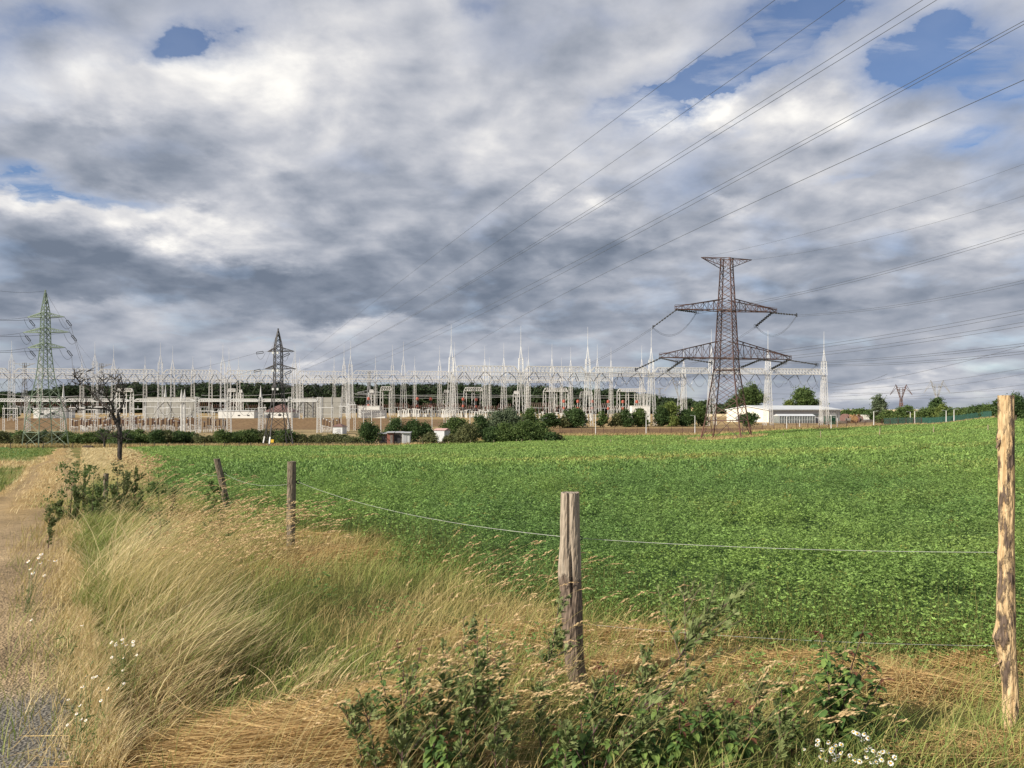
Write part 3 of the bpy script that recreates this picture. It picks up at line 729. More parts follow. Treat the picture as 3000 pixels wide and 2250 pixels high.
def build_short_grass():
    rng = np.random.default_rng(41); parts = []
    # under the fence and along the crop, short and dry with green
    n = 120000; y = np.sqrt(rng.uniform(2.6 ** 2, 15 ** 2, n)); x = rng.uniform(-.75, .85, n) * y
    k = (lat(x, y) > -.35 + .8 * (fbm(x * 2, y * 2, 122) - .5)) & (y < crop_edge(x) + .5) & (rng.random(n) < np.where(x > np.interp(y, HIY, HIX) - .3, 1, .35)); x, y = x[k], y[k]; n = len(x)
    P = np.stack([x, y, ground(x, y) - .005], 1); tuft = fbm(x * 2.2, y * 2.2, 121, 3)
    h = (.05 + .24 * tuft) * rng.uniform(.5, 1.3, n)
    V, F = blades(P, h, np.stack([h * rng.normal(.4, .5, n), h * rng.normal(0, .5, n)], 1), .0045 * np.maximum(1, y / 6) * rng.uniform(.6, 1.3, n), 4, .6, rng)
    g = np.clip((fbm(x * .9, y * .9, 131, 3) - .30) * 5, 0.15, 1) * np.where(rng.random(n) < .8, 1, .25)
    T = mixc(STRAW, STRAW2, rng.random(n)) * (1 - g[:, None]) + mixc(GREEN, YGREEN, rng.random(n)) * g[:, None]
    parts.append((V, F, np.repeat(T, 8, 0)))
    # track, middle ridge and the meadow left of it
    n = 60000; y = np.exp(rng.uniform(np.log(3.5), np.log(165), n)); s = rng.uniform(-1, 0, n) ** 3 * np.maximum(.9 * y, 3) + .4
    x = s - .58 * y - .25 * np.sin(y * .21); s = lat(x, y)
    w1 = np.exp(-((s + .05) / .30) ** 2); w2 = np.exp(-((s + 1.25) / .28) ** 2)
    bare = np.maximum(w1, w2) * .92 + np.clip((16 - y) / 4, 0, 1) * ((s < -.1) & (s > -3.4)) * .97
    k = (rng.random(n) > bare) & (x > -.9 * y - 2); x, y, s = x[k], y[k], s[k]; n = len(x)
    P = np.stack([x, y, ground(x, y)], 1)
    h = (.05 + .14 * fbm(x, y, 141)) * rng.uniform(.5, 1.4, n) * np.where((s < -3.2) & (y > 12), 1.3, 1)
    V, F = blades(P, h, np.stack([h * rng.normal(.4, .5, n), h * rng.normal(0, .5, n)], 1), .005 * np.maximum(1, y / 5), 3, .6, rng)
    n1 = fbm(x * .6, y * .6, 21); n3 = fbm(x * .07, y * .07, 41)
    g = np.clip((n1 * .5 + n3 - .60) * 4, .15, 1) * (s < -1.7); g = np.maximum(g, np.clip(np.clip((n3 - .42) * 6, 0, 1) + .8 * (y > 52), 0, 1) * np.clip((-s - 1.9) / .8, 0, 1) * (y > 15))
    T = mixc(STRAW, PALE, rng.random(n)) * (1 - g[:, None]) + mixc([.10, .17, .035], YGREEN, rng.random(n) * .6) * g[:, None]
    parts.append((V, F, np.repeat(T, 6, 0)))
    # dry grass at the far edge of the field and round the pylon feet
    n = 26000; x = rng.uniform(-150, 135, n); y = crop_far(x, np.full(n, 180.)) + rng.uniform(-1, 9, n)
    for cx, cy, rr in ((49.5, 177, 9), (-53, 175, 5), (-105, 171, 6)):
        m = 1500; a = rng.uniform(0, 6.28, m); r = rr * np.sqrt(rng.random(m)); x = np.append(x, cx + r * np.cos(a)); y = np.append(y, cy + r * np.sin(a))
    n = len(x); P = np.stack([x, y, ground(x, y)], 1); h = rng.uniform(.35, .95, n)
    V, F = blades(P, h, np.stack([h * rng.normal(.3, .3, n), h * rng.normal(0, .3, n)], 1), np.full(n, .16), 3, .6, rng)
    T = mixc(STRAW, [.25, .20, .08], rng.random(n))
    parts.append((V, F, np.repeat(T, 6, 0)))
    V, F, T = join_np(parts)
    o = build_np('short_grass', V, F, T, M['grass']); stuff(o, 'short parched grass under the fence and beside the track', 'grass')

def build_straw():
    """flattened straw lying on the ground"""
    rng = np.random.default_rng(51); parts = []
    spots = [(-.95, 3.75, .75, .45, 5200, .16), (-.55, 4.3, .6, .3, 1200, .10), (1.05, 5.6, .6, .22, 1000, .07), (1.9, 5.0, .5, .25, 1100, .09), (2.35, 4.6, .5, .20, 1300, .10),
             (-2.9, 10.0, .9, .5, 1800, .08), (-2.2, 8.7, .7, .4, 1800, .08), (-4.2, 12.9, .9, .6, 1500, .08), (.0, 5.6, .6, .3, 900, .06), (.8, 4.9, .8, .25, 900, .05), (2.6, 3.75, 1.2, .25, 900, .04), (3.2, 5.0, .5, .2, 1200, .09)]
    for cx, cy, rx, ry, n, up in spots:
        x = cx + rng.normal(0, rx * .5, n); y = cy + rng.normal(0, ry * .5, n)
        L = rng.uniform(.10, .34, n); a = rng.normal(.15, .42 if cx < -.4 else .95, n); L = L * (1 if cx < -.4 else .7)
        z = ground(x, y) + .01 + rng.random(n) * up * np.exp(-((x - cx) / rx) ** 2 - ((y - cy) / ry) ** 2)
        A = unit(np.stack([np.cos(a), np.sin(a), rng.normal(.02, .12, n)], 1)); C = np.stack([x, y, z], 1)
        S = unit(np.cross(A, rand_dirs(n, .5, rng)))
        parts.append((leaf_quads(C, A, S, L, np.full(n, .0028) * np.maximum(1, y / 5)), quad_index(n), rep4(mixc([.58, .43, .20], [.42, .27, .12], rng.random(n)))))
    V, F, T = join_np(parts)
    o = build_np('straw', V, F, T, M['grass']); stuff(o, 'golden straw flattened on the ground', 'straw')
build_tall_grass(); build_seed_heads(); build_short_grass(); build_straw()
# ------------------------------------------------------------------ lattice helpers
def ring4(c, r, z, rot):
    return [Vector((c.x + r * math.cos(rot + i * math.pi / 2), c.y + r * math.sin(rot + i * math.pi / 2), z)) for i in range(4)]
def lattice_body(mb, c, levels, rot, wleg, wbr, stop_ring=True):
    """levels: (z, r corner radius); X bracing on the four faces"""
    for (z0, r0), (z1, r1) in zip(levels[:-1], levels[1:]):
        A = ring4(c, r0, z0, rot); B = ring4(c, r1, z1, rot)
        for i in range(4):
            j = (i + 1) % 4
            mb.bar(A[i], B[i], wleg)
            mb.bar(A[i], B[j], wbr); mb.bar(A[j], B[i], wbr)
    for z, r in levels[1:]:
        if stop_ring and (z, r) in (levels[-1],):
            A = ring4(c, r, z, rot)
            for i in range(4): mb.bar(A[i], A[(i + 1) % 4], wbr)
def interp_levels(keys, zs):
    kz = [k[0] for k in keys]; kr = [k[1] for k in keys]
    return [(z, float(np.interp(z, kz, kr))) for z in zs]
def truss_arm(mb, root_lo, root_hi, tip, n, wch, wbr, lift=0.):
    """a tapering crossarm: lower chords from two root points, upper chord(s) from two higher root points, all meeting at tip"""
    a, b = root_lo; c, d = root_hi
    tipu = tip + Vector((0, 0, lift))
    for p in (a, b): mb.bar(p, tip, wch)
    for p in (c, d): mb.bar(p, tipu, wch)
    if lift: mb.bar(tip, tipu, wbr)
    for lo, hi in ((a, c), (b, d)):
        pl = lo; ph = hi
        for i in range(1, n + 1):
            f = i / n * .97
            ql = lo.lerp(tip, f); qh = hi.lerp(tipu, f)
            if i % 2: mb.bar(pl, qh, wbr)
            else: mb.bar(ph, ql, wbr)
            mb.bar(ql, qh, wbr); pl, ph = ql, qh
    pa = a
    for i in range(1, n + 1):
        f = i / n * .97
        q = (b if i % 2 else a).lerp(tip, f); mb.bar(pa, q, wbr); pa = q
def sag_pts(p, q, sag, n=14):
    return [p.lerp(q, i / n) - Vector((0, 0, sag * 4 * (i / n) * (1 - i / n))) for i in range(n + 1)]

WIRES = []
def conductor(pts, r, label, group, mat='wire'):
    mb = MB(); mb.tube(pts, r, 4)
    o = mb.build('power_line', M[mat], origin=pts[0]); tag(o, label, 'power line', group); WIRES.append(o); return o

# ------------------------------------------------------------------ the great rust-brown pylon
def big_pylon():
    c = gp(2129, 177); z0 = c.z
    root = empty('lattice_pylon', c, 'tallest pylon, rusty brown, in the green field with two broad crossarms and flat top', 'pylon', None)
    rot = R(193)
    keys = [(0, 6.6), (3.2, 5.6), (15.8, 3.25), (22.6, 2.75), (32.1, 2.1), (39.3, 1.62), (41.6, 1.55)]
    zs = [0, 4.2, 8.6, 12.4, 15.8, 18.5, 20.6, 22.6, 24.4, 26.2, 27.9, 29.5, 30.9, 32.1, 33.9, 35.7, 37.5, 39.3, 41.5]
    lv = [(z0 + z, r) for z, r in interp_levels(keys, zs)]
    mb = MB(); lattice_body(mb, c, lv[1:], rot, .20, .095)
    # lower legs: single K bracing
    A = ring4(c, lv[0][1], z0 - .3, rot); B = ring4(c, lv[1][1], lv[1][0], rot)
    for i in range(4):
        j = (i + 1) % 4; m = (B[i] + B[j]) / 2
        mb.bar(A[i], m, .12); mb.bar(A[j], m, .12); mb.bar(B[i], B[j], .11)
        mb.bar(A[i].lerp(B[i], .5), A[i].lerp(m, .5), .08); mb.bar(A[j].lerp(B[j], .5), A[j].lerp(m, .5), .08)
    # secondary bracing makes the middle dense
    for (za, ra), (zb, rb) in zip(lv[1:10], lv[2:11]):
        zm = (za + zb) / 2; rm = (ra + rb) / 2; P = ring4(c, rm, zm, rot)
        Q = ring4(c, ra, za, rot); S = ring4(c, rb, zb, rot)
        for i in range(4):
            j = (i + 1) % 4
            mb.bar(P[i], (Q[i] + Q[j]) / 2, .06); mb.bar(P[j], (Q[i] + Q[j]) / 2, .06)
            mb.bar(P[i], (S[i] + S[j]) / 2, .06); mb.bar(P[j], (S[i] + S[j]) / 2, .06)
    for zz in (15.8, 18.5, 29.5):
        P = ring4(c, float(np.interp(zz, [k[0] for k in keys], [k[1] for k in keys])), z0 + zz, rot)
        for i in range(4): mb.bar(P[i], P[(i + 1) % 4], .16)
        mb.bar(P[0], P[2], .1); mb.bar(P[1], P[3], .1)
    mb.build('tower_body', M['rust_steel'], root, c)
    for i in range(4):
        lb = MB(); lb.bar(A[i] - Vector((0, 0, .2)), B[i], .34, .24); lb.box(A[i] + Vector((0, 0, .15)), (.8, .8, .5))
        lb.build('leg', M['rust_leg'], root, A[i])
    ax = Vector((math.cos(R(13)), math.sin(R(13)), 0)); nrm = Vector((-ax.y, ax.x, 0))
    ends = {}
    for nm, zc, zap, L in (('lower', 18.5, 22.6, 16.7), ('upper', 29.5, 32.1, 12.9)):
        rr = float(np.interp(zc, [k[0] for k in keys], [k[1] for k in keys])) ; ra = float(np.interp(zap, [k[0] for k in keys], [k[1] for k in keys]))
        for sgn in (-1, 1):
            m2 = MB(); base = Vector((c.x, c.y, z0 + zc)); ap = Vector((c.x, c.y, z0 + zap))
            tip = base + ax * sgn * L
            lo = [base + nrm * rr * k * .75 + ax * sgn * rr * .5 for k in (-1, 1)]; hi = [ap + nrm * ra * k * .65 + ax * sgn * ra * .5 for k in (-1, 1)]
            truss_arm(m2, lo, hi, tip, 8, .19, .085, .55)
            # rail from the small end post back to the upper chord
            e = tip + Vector((0, 0, .95)); m2.bar(tip, e, .08); m2.bar(e, tip.lerp(base, .28) + Vector((0, 0, 1.25)), .08)
            m2.build('crossarm', M['rust_steel'], root, tip); ends[nm, sgn] = tip
    m3 = MB(); zt = z0 + 41.5
    for sgn in (-1, 1):
        tip = Vector((c.x, c.y, zt)) + ax * sgn * 6.4
        for k in (-1, 1):
            a = Vector((c.x, c.y, zt)) + nrm * k * 1.1; b = Vector((c.x, c.y, z0 + 39.3)) + nrm * k * 1.15 + ax * sgn * .8
            m3.bar(a, tip, .14); m3.bar(b, tip, .13)
            pa = b
            for i in range(1, 6):
                q = (a if i % 2 else b).lerp(tip, i / 6); m3.bar(pa, q, .07); pa = q
        ends['top', sgn] = tip
    m3.build('top_crossarm', M['rust_steel'], root, (c.x, c.y, zt))
    # strings of insulators towards the substation (a) and towards the line (b)
    def string2(p, q, n=9, rr=.19):
        d = (q - p).normalized(); sd = d.cross(Vector((0, 0, 1))); sd.normalize()
        ms = MB()
        for k in (-1, 1): ms.disc_stack(p + sd * k * .28, q + sd * k * .28, n, .05, rr, 6)
        ms.bar(q - sd * .5, q + sd * .5, .1)
        for k in (-1, 1):
            C = q + sd * k * .45; ms.tube([C + sd * .42 * math.cos(t) + Vector((0, 0, .42 * math.sin(t))) for t in np.linspace(0, 2 * math.pi, 13)], .045, 4, False)
        ms.build('insulator_string', M['insul_dark'], root, p)
        return q
    D = 177.0
    # each conductor position: attachment on the arm, string end towards the yard, string end towards the line (read off the picture at the pylon's own distance)
    def arm_pt(nm, sgn, f): return Vector((c.x, c.y, ends[nm, sgn].z)).lerp(ends[nm, sgn], f) - Vector((0, 0, .15))
    ya = {}
    for key, (nm, sgn, f), ye, le in (
        ('ul', ('upper', -1, .97), at(1913, 958, 174.6), at(2040, 915, 176.5)),
        ('ur', ('upper', 1, .90), at(2215, 955, 183), at(2334, 923, 177)),
        ('l1', ('lower', -1, .98), at(1862, 1083, 175), at(1985, 1060, 170)),
        ('l2', ('lower', -1, .62), at(1956, 1086, 178), at(2085, 1063, 172)),
        ('l3', ('lower', 1, .52), at(2172, 1076, 184), at(2300, 1062, 175)),
        ('l4', ('lower', 1, .95), at(2262, 1080, 186), at(2393, 1068, 176))):
        p = arm_pt(nm, sgn, f); string2(p, ye); string2(p, le)
        ya[key] = (ye, le)
        # jumper loop between the two ends
        mj = MB()
        for dz in (0, .28):
            pts = sag_pts(ye, le, 3.3 if nm == 'upper' else 2.2, 16); mj.tube([v - Vector((0, 0, dz)) for v in pts], .03, 4)
        mj.build('jumper_loop', M['wire'], root, ye)
    return c, ends, ya
BP, BPE, BPS = big_pylon()

# ------------------------------------------------------------------ the two slimmer pylons
def slim_pylon(px, d, H, label, matname, arms, keys, zs, rot, axrot, bands=False, tilt=0.):
    c = gp(px, d); z0 = c.z; mt = M[matname]
    root = empty('lattice_pylon', c, label, 'pylon')
    lv = [(z0 + z, r) for z, r in interp_levels(keys, zs)]
    mb = MB(); lattice_body(mb, c, lv[1:], rot, .16, .075)
    A = ring4(c, lv[0][1], z0 - .3, rot); B = ring4(c, lv[1][1], lv[1][0], rot)
    for i in range(4):
        j = (i + 1) % 4
        mb.bar(A[i].lerp(B[i], .1), B[j], .08); mb.bar(A[j].lerp(B[j], .1), B[i], .08); mb.bar(B[i], B[j], .08)
    mb.box((c.x, c.y, z0 + H - .4), (.25, .25, .9))
    mb.build('tower_body', mt, root, c)
    for i in range(4):
        lb = MB(); lb.bar(A[i] - Vector((0, 0, .3)), B[i], .22, .17)
        o = lb.build('leg', mt, root, A[i])
        if bands and i in (1, 2):
            b2 = MB(); p = A[i].lerp(B[i], .28); q = A[i].lerp(B[i], .62); b2.bar(p, q, .27); b2.build('white_sleeve', M['white_band'], o, None)
            o2 = o.children[0]; o2.location = -Vector(A[i])
    ax = Vector((math.cos(axrot), math.sin(axrot), 0)); nrm = Vector((-ax.y, ax.x, 0)); ends = {}
    for ai, (zc, Ll, Lr) in enumerate(arms):
        rr = float(np.interp(zc, [k[0] for k in keys], [k[1] for k in keys]))
        for sgn, L in ((-1, Ll), (1, Lr)):
            m2 = MB(); base = Vector((c.x, c.y, z0 + zc)); ap = base + Vector((0, 0, 1.15)); tip = base + ax * sgn * L
            truss_arm(m2, [base + nrm * rr * k * .7 + ax * sgn * rr * .4 for k in (-1, 1)], [ap + nrm * rr * k * .65 for k in (-1, 1)], tip, 4, .14, .07)
            m2.build('crossarm', mt, root, tip); ends[ai, sgn] = tip
    return root, c, ends
GP = slim_pylon(133, 171, 35, 'pale green pylon with three short crossarms at the left, beside the track', 'green_steel',
    [(22.2, 4.1, 4.6), (25.6, 5.2, 5.6), (29.0, 4.2, 4.4)],
    [(0, 4.7), (6, 4.0), (16.0, 1.75), (22.2, 1.12), (30, .92), (34.6, .12)], [0, 3.4, 6.4, 9.0, 11.3, 13.4, 15.4, 17.2, 18.9, 20.6, 22.2, 23.4, 24.5, 25.6, 26.8, 27.9, 29.0, 30.2, 31.6, 33.0, 34.4], R(15), R(-4))
DP = slim_pylon(815, 175, 27, 'dark narrow pylon with white sleeves on its feet, in the field before the yard', 'dark_steel',
    [(13.7, 1.6, 3.5), (17.8, 3.3, 4.2), (21.8, 2.5, 3.8)],
    [(0, 4.0), (9.2, 1.9), (13.7, 1.22), (22.8, 1.1), (26.6, .1)], [0, 4.1, 7.0, 9.2, 11.2, 12.8, 14.2, 15.6, 17.0, 18.4, 19.8, 21.2, 22.6, 23.7, 24.8, 25.8, 26.5], R(77), R(-8), bands=True)

def hang_strings(P, specs, kind, fa=.4, w=.2):
    root, c, ends = P
    for key, off, L in specs:
        p = ends[key]; q = p + Vector(off)
        ms = MB(); d = (q - p).normalized(); sd = Vector((d.z, 0, -d.x)) if abs(d.x) + abs(d.z) > .1 else Vector((1, 0, 0)); sd.normalize()
        a = p.lerp(q, fa)
        for k in (-1, 1): ms.disc_stack(a + sd * k * w, q + sd * k * w, 6, .05, .11, 5)
        ms.bar(a - sd * w, a + sd * w, .09); ms.bar(q - sd * w, q + sd * w, .09); ms.bar(p, a, .05)
        ms.build('insulator_string', M['insul_dark'], root, p)
        mj = MB(); e = p + Vector((-.5 if key[1] < 0 else -1.0, -.4, -.4)); mj.tube(sag_pts(e, q + Vector((0, 0, -.2)), 1.3, 10), .035, 4)
        mj.build('jumper_loop', M['wire'], root, p)
hang_strings(GP, [((i, s), (.55, 1.6, -1.75), 1) for i in range(3) for s in (-1, 1)], 'loop')
hang_strings(DP, [((2, -1), (-2.8, .6, -.3), 1), ((1, -1), (-2.6, .6, -.5), 1), ((2, 1), (-2.4, -1, -1.3), 1), ((1, 1), (-2.2, -1, -1.3), 1)], 'loop')
# white caps at the dark pylon's joints
for zc in (13.2, 17.4, 21.4):
    for dx in (-.85, .2):
        b = MB(); b.box((DP[1].x + dx, DP[1].y - 1.1, DP[1].z + zc), (.42, .3, .5)); b.build('white_cap', M['white_band'], DP[0], (DP[1].x + dx, DP[1].y - 1, DP[1].z + zc))
b = MB(); b.box(at(796, 1292, 172.5), (.9, .06, .7)); s_ = b.build('warning_plate', mat_plain('plate_yellow', (.75, .5, .05), .5), DP[0], at(796, 1292, 172.5))

# ------------------------------------------------------------------ far pylons
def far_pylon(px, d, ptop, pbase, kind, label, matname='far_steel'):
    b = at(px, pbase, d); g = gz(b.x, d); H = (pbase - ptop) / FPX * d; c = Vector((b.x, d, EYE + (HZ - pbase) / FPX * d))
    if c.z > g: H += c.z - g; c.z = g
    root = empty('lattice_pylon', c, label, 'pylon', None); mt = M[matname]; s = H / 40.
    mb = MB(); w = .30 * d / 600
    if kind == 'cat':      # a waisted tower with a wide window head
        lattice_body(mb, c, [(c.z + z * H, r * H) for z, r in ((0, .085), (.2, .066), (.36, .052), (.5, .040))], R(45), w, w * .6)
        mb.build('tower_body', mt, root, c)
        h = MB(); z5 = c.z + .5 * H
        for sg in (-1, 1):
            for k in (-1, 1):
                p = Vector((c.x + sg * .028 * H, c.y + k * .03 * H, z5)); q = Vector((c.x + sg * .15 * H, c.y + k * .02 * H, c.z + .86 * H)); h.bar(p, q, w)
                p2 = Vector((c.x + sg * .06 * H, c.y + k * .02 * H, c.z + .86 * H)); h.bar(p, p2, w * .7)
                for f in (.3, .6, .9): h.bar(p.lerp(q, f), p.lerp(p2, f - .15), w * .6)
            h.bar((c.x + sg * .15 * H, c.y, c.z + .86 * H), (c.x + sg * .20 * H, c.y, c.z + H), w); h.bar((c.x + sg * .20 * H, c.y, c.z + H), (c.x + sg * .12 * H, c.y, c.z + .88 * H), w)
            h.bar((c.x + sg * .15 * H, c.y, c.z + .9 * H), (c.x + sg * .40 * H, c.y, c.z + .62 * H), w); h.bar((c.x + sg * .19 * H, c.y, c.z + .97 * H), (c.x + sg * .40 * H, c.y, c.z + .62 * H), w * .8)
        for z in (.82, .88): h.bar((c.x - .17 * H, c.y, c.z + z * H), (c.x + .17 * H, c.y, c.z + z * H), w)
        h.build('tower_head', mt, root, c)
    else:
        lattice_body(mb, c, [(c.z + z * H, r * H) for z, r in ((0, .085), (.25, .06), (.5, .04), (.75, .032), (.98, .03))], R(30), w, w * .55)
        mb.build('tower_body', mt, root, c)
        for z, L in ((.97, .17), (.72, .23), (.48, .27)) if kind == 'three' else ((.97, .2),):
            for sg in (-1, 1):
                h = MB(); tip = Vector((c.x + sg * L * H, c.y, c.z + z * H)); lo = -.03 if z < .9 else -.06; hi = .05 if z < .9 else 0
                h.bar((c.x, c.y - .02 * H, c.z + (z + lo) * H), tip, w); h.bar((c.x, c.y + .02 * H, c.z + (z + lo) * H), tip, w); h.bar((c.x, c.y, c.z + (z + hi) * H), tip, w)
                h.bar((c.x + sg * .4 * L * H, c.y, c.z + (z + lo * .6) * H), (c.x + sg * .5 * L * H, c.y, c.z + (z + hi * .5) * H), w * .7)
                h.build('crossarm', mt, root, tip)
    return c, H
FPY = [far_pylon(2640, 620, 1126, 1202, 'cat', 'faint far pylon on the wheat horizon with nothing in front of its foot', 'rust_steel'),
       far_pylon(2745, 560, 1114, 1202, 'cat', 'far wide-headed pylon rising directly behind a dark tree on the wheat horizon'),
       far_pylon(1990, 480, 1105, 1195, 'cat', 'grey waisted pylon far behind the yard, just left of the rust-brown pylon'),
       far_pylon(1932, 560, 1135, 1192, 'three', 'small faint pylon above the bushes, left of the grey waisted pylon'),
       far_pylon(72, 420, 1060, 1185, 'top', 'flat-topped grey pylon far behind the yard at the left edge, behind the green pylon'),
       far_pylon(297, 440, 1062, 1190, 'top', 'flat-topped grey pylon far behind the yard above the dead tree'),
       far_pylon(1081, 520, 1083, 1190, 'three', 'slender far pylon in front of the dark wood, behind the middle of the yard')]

# ------------------------------------------------------------------ gantries of the yard
def column_mesh(name, base, ztop, zbeam, ztip, root, wide, ax, two_legs):
    """white lattice mast with a lightning spike; returns nothing"""
    nrm = Vector((-ax.y, ax.x, 0))
    mb = MB(); r = wide / 2
    def mast(p0, p1, r0, r1, n, wl, wb):
        L = []
        for i in range(n + 1):
            f = i / n; c = p0.lerp(p1, f); rr = r0 + (r1 - r0) * f
            L.append([c + ax * a * rr + nrm * b * rr for a, b in ((1, 1), (-1, 1), (-1, -1), (1, -1))])
        for A, B in zip(L[:-1], L[1:]):
            for i in range(4):
                j = (i + 1) % 4; mb.bar(A[i], B[i], wl); mb.bar(A[i], B[j], wb)
                if i % 2: mb.bar(B[i], B[j], wb)
        for i in range(4): mb.bar(L[-1][i], L[-1][(i + 1) % 4], wb)
    H = zbeam - base.z
    if two_legs:
        sp = two_legs
        for s in (-1, 1):
            mast(base + ax * s * sp, Vector((base.x, base.y, zbeam - .3)) + ax * s * r * .6, r * .62, r * .5, 11, .10, .048)
        mast(Vector((base.x, base.y, zbeam - .3)), Vector((base.x, base.y, ztop)), r, r * .8, 4, .14, .065)
    else:
        mast(base, Vector((base.x, base.y, ztop)), r * 1.1, r * .75, 15, .12, .055)
    col = mb.build('lattice_column', M['white_steel'], root, base)
    if ztip > ztop + .5:
        s2 = MB(); t = Vector((base.x, base.y, ztop)); k = t.lerp(Vector((base.x, base.y, ztip)), .42)
        for a, b in ((1, 1), (-1, 1), (-1, -1), (1, -1)): s2.bar(t + ax * a * r * .55 + nrm * b * r * .55, k, .085, .06)
        s2.tube([k, Vector((base.x, base.y, ztip))], [.085, .03], 5)
        o = s2.build('lightning_spike', M['white_steel'], col); o.location = -base
def beam_mesh(p, q, h, w, root, nv=14, up=Vector((0, 0, 1)), light=1.):
    mb = MB(); d = (q - p); L = d.length; d = d.normalized(); s = Vector((-d.y, d.x, 0)).normalized() * w / 2; u = Vector((0, 0, h))
    tp, tq = p.lerp(q, min(.07, 1.5 / L)), p.lerp(q, 1 - min(.07, 1.5 / L))
    wc = .21 * light; wb = .115 * light
    for k in (-1, 1):
        mb.bar(p + s * k, q + s * k, wc); mb.bar(tp + s * k + u, tq + s * k + u, wc); mb.bar(p + s * k, tp + s * k + u, wc); mb.bar(q + s * k, tq + s * k + u, wc)
        for i in range(nv):
            a = tp.lerp(tq, i / nv); b = tp.lerp(tq, (i + 1) / nv)
            mb.bar(a + s * k + u, b + s * k, wb); mb.bar(b + s * k, b + s * k + u, wb)
    for i in range(nv):
        a = tp.lerp(tq, i / nv); b = tp.lerp(tq, (i + 1) / nv); mb.bar(a - s, b + s, wb); mb.bar(a - s + u, b + s + u, wb)
    mb.build('truss_beam', M['white_steel'], root, p)
def v_strings(p, q, n, root, rng, drop=2.2):
    d = (q - p).normalized(); nr = Vector((-d.y, d.x, 0))
    for i in range(n):
        c = p.lerp(q, (i + .5) / n + rng.uniform(-.03, .03)); m = MB()
        for k in (-1, 1):
            e = c + d * k * rng.uniform(1.6, 2.4) + nr * rng.uniform(-3, 3) - Vector((0, 0, drop * rng.uniform(.7, 1.2)))
            m.disc_stack(c + d * k * .3, e, 6, .05, .15, 5)
            m.tube(sag_pts(e, e + d * k * 1.2 - Vector((0, 0, rng.uniform(1, 3))), .5, 5), .045, 4)
        m.tube(sag_pts(c + d * -2 - Vector((0, 0, drop)), c + d * 2 - Vector((0, 0, drop)), 2.2, 8), .045, 4)
        m.build('insulator_pair', M['insul_dark'], root, c)
GRNG = random.Random(3)
def gantry_row(name, label, a, m, cols, ybt, ybb, ylat, ytip, pref, wide, legs, skip=(), strings=3, group='white gantries of the yard', bh=None):
    """cols: photo columns along the plan line Y=a+mX; heights taken at pref"""
    ax = Vector((1, m, 0)).normalized()
    X, Y = on_line(pref, a, m)
    zt, zb, zl, zs = [EYE + (HZ - y) / FPX * Y for y in (ybt, ybb, ylat, ytip)]
    X0, Y0 = on_line(cols[0], a, m); rootp = Vector((X0, Y0, gz(X0, Y0)))
    root = empty('gantry', rootp, label, 'gantry', group)
    tops = []
    for i, px in enumerate(cols):
        X, Y = on_line(px, a, m); b = Vector((X, Y, gz(X, Y) - .1))
        column_mesh('c', b, zl, zb, zs, root, wide, ax, legs); tops.append(Vector((X, Y, zb)))
    for i in range(len(cols) - 1):
        if i in skip: continue
        p, q = tops[i], tops[i + 1]; d = (q - p).normalized()
        beam_mesh(p + d * wide * .5, q - d * wide * .5, bh or (zt - zb), 1.3, root, 14)
        if strings: v_strings(p + d, q - d, strings, root, GRNG)
    return root, tops, (zb, zt)
GF = gantry_row('front', 'nearest white gantry row on spread legs, running behind the rust-brown pylon with the tallest spikes', 243, .168, [1322, 1526, 1722, 1908, 2084, 2250, 2414], 1072, 1089, 1048, 952, 1400, 1.45, 1.25)
GB = gantry_row('second', 'white gantry row just behind the nearest row, on spread legs', 343.5, .168, [1027, 1182, 1332, 1476, 1617, 1750, 1880, 2003], 1089, 1100, 1072, 1004, 1400, 1.5, 1.2)
GC = gantry_row('third', 'white gantry row third from the field, narrow legs, beams low against the wood', 390.7, .168, [1008, 1150, 1288, 1420, 1548, 1672, 1790], 1104, 1114, 1074, 1013, 1400, 1.45, .9, strings=2)
GD = gantry_row('fourth', 'rearmost white gantry row in front of the dark wood with short faint spikes', 463, .168, [979, 1100, 1215, 1325, 1434, 1542, 1645], 1111, 1119, 1088, 1044, 1300, 1.4, .7, strings=1)
GE = gantry_row('left', 'long white gantry row on the left, its thick columns behind the green pylon', 326, .2, [-160, 34, 278, 470, 653, 862, 1027], 1084, 1096, 1063, 1005, 560, 1.75, 0, strings=4)
GG = gantry_row('left2', 'second white gantry row on the left, a little behind the long one and lower', 362, .2, [-60, 117, 333, 506, 671, 866, 1008], 1100, 1111, 1075, 1013, 500, 1.6, 0, strings=3)
GH = gantry_row('left3', 'rear white gantry row on the left with thin short spikes, against the dark wood', 408, .2, [240, 425, 565, 617, 699, 878], 1111, 1119, 1084, 1043, 565, 1.5, 0, skip=(2,), strings=3)
GL = gantry_row('low', 'low white gantry of slim masts along the front left of the yard, with thin beams', 243, .05, [-60, 80, 186, 386, 578, 671, 764, 850, 935], 1169, 1176, 1163, 1163, 400, 1.15, 0, strings=1, bh=.75)
GT = gantry_row('boxed', 'low deep-beamed white gantry between the dark pylon and the wall of grey panels', 300, .1, [883, 1021], 1110, 1122, 1108, 1108, 950, 1.3, 0, strings=3)
for px, yt in ((186, 1121), (485, 1126), (532, 1140), (541, 1140), (764, 1129)):
    X, Y = on_line(px, 243, .05); o = MB(); b = Vector((X, Y, EYE + (HZ - 1163) / FPX * Y)); t = Vector((X, Y, EYE + (HZ - yt) / FPX * Y)); o.tube([b, t], [.38, .04], 4)
    if px in (532, 541): o.tube([Vector((X, Y, gz(X, Y))), b], .3, 4)
    o.build('lightning_spike', M['white_steel'], GL[0], b)

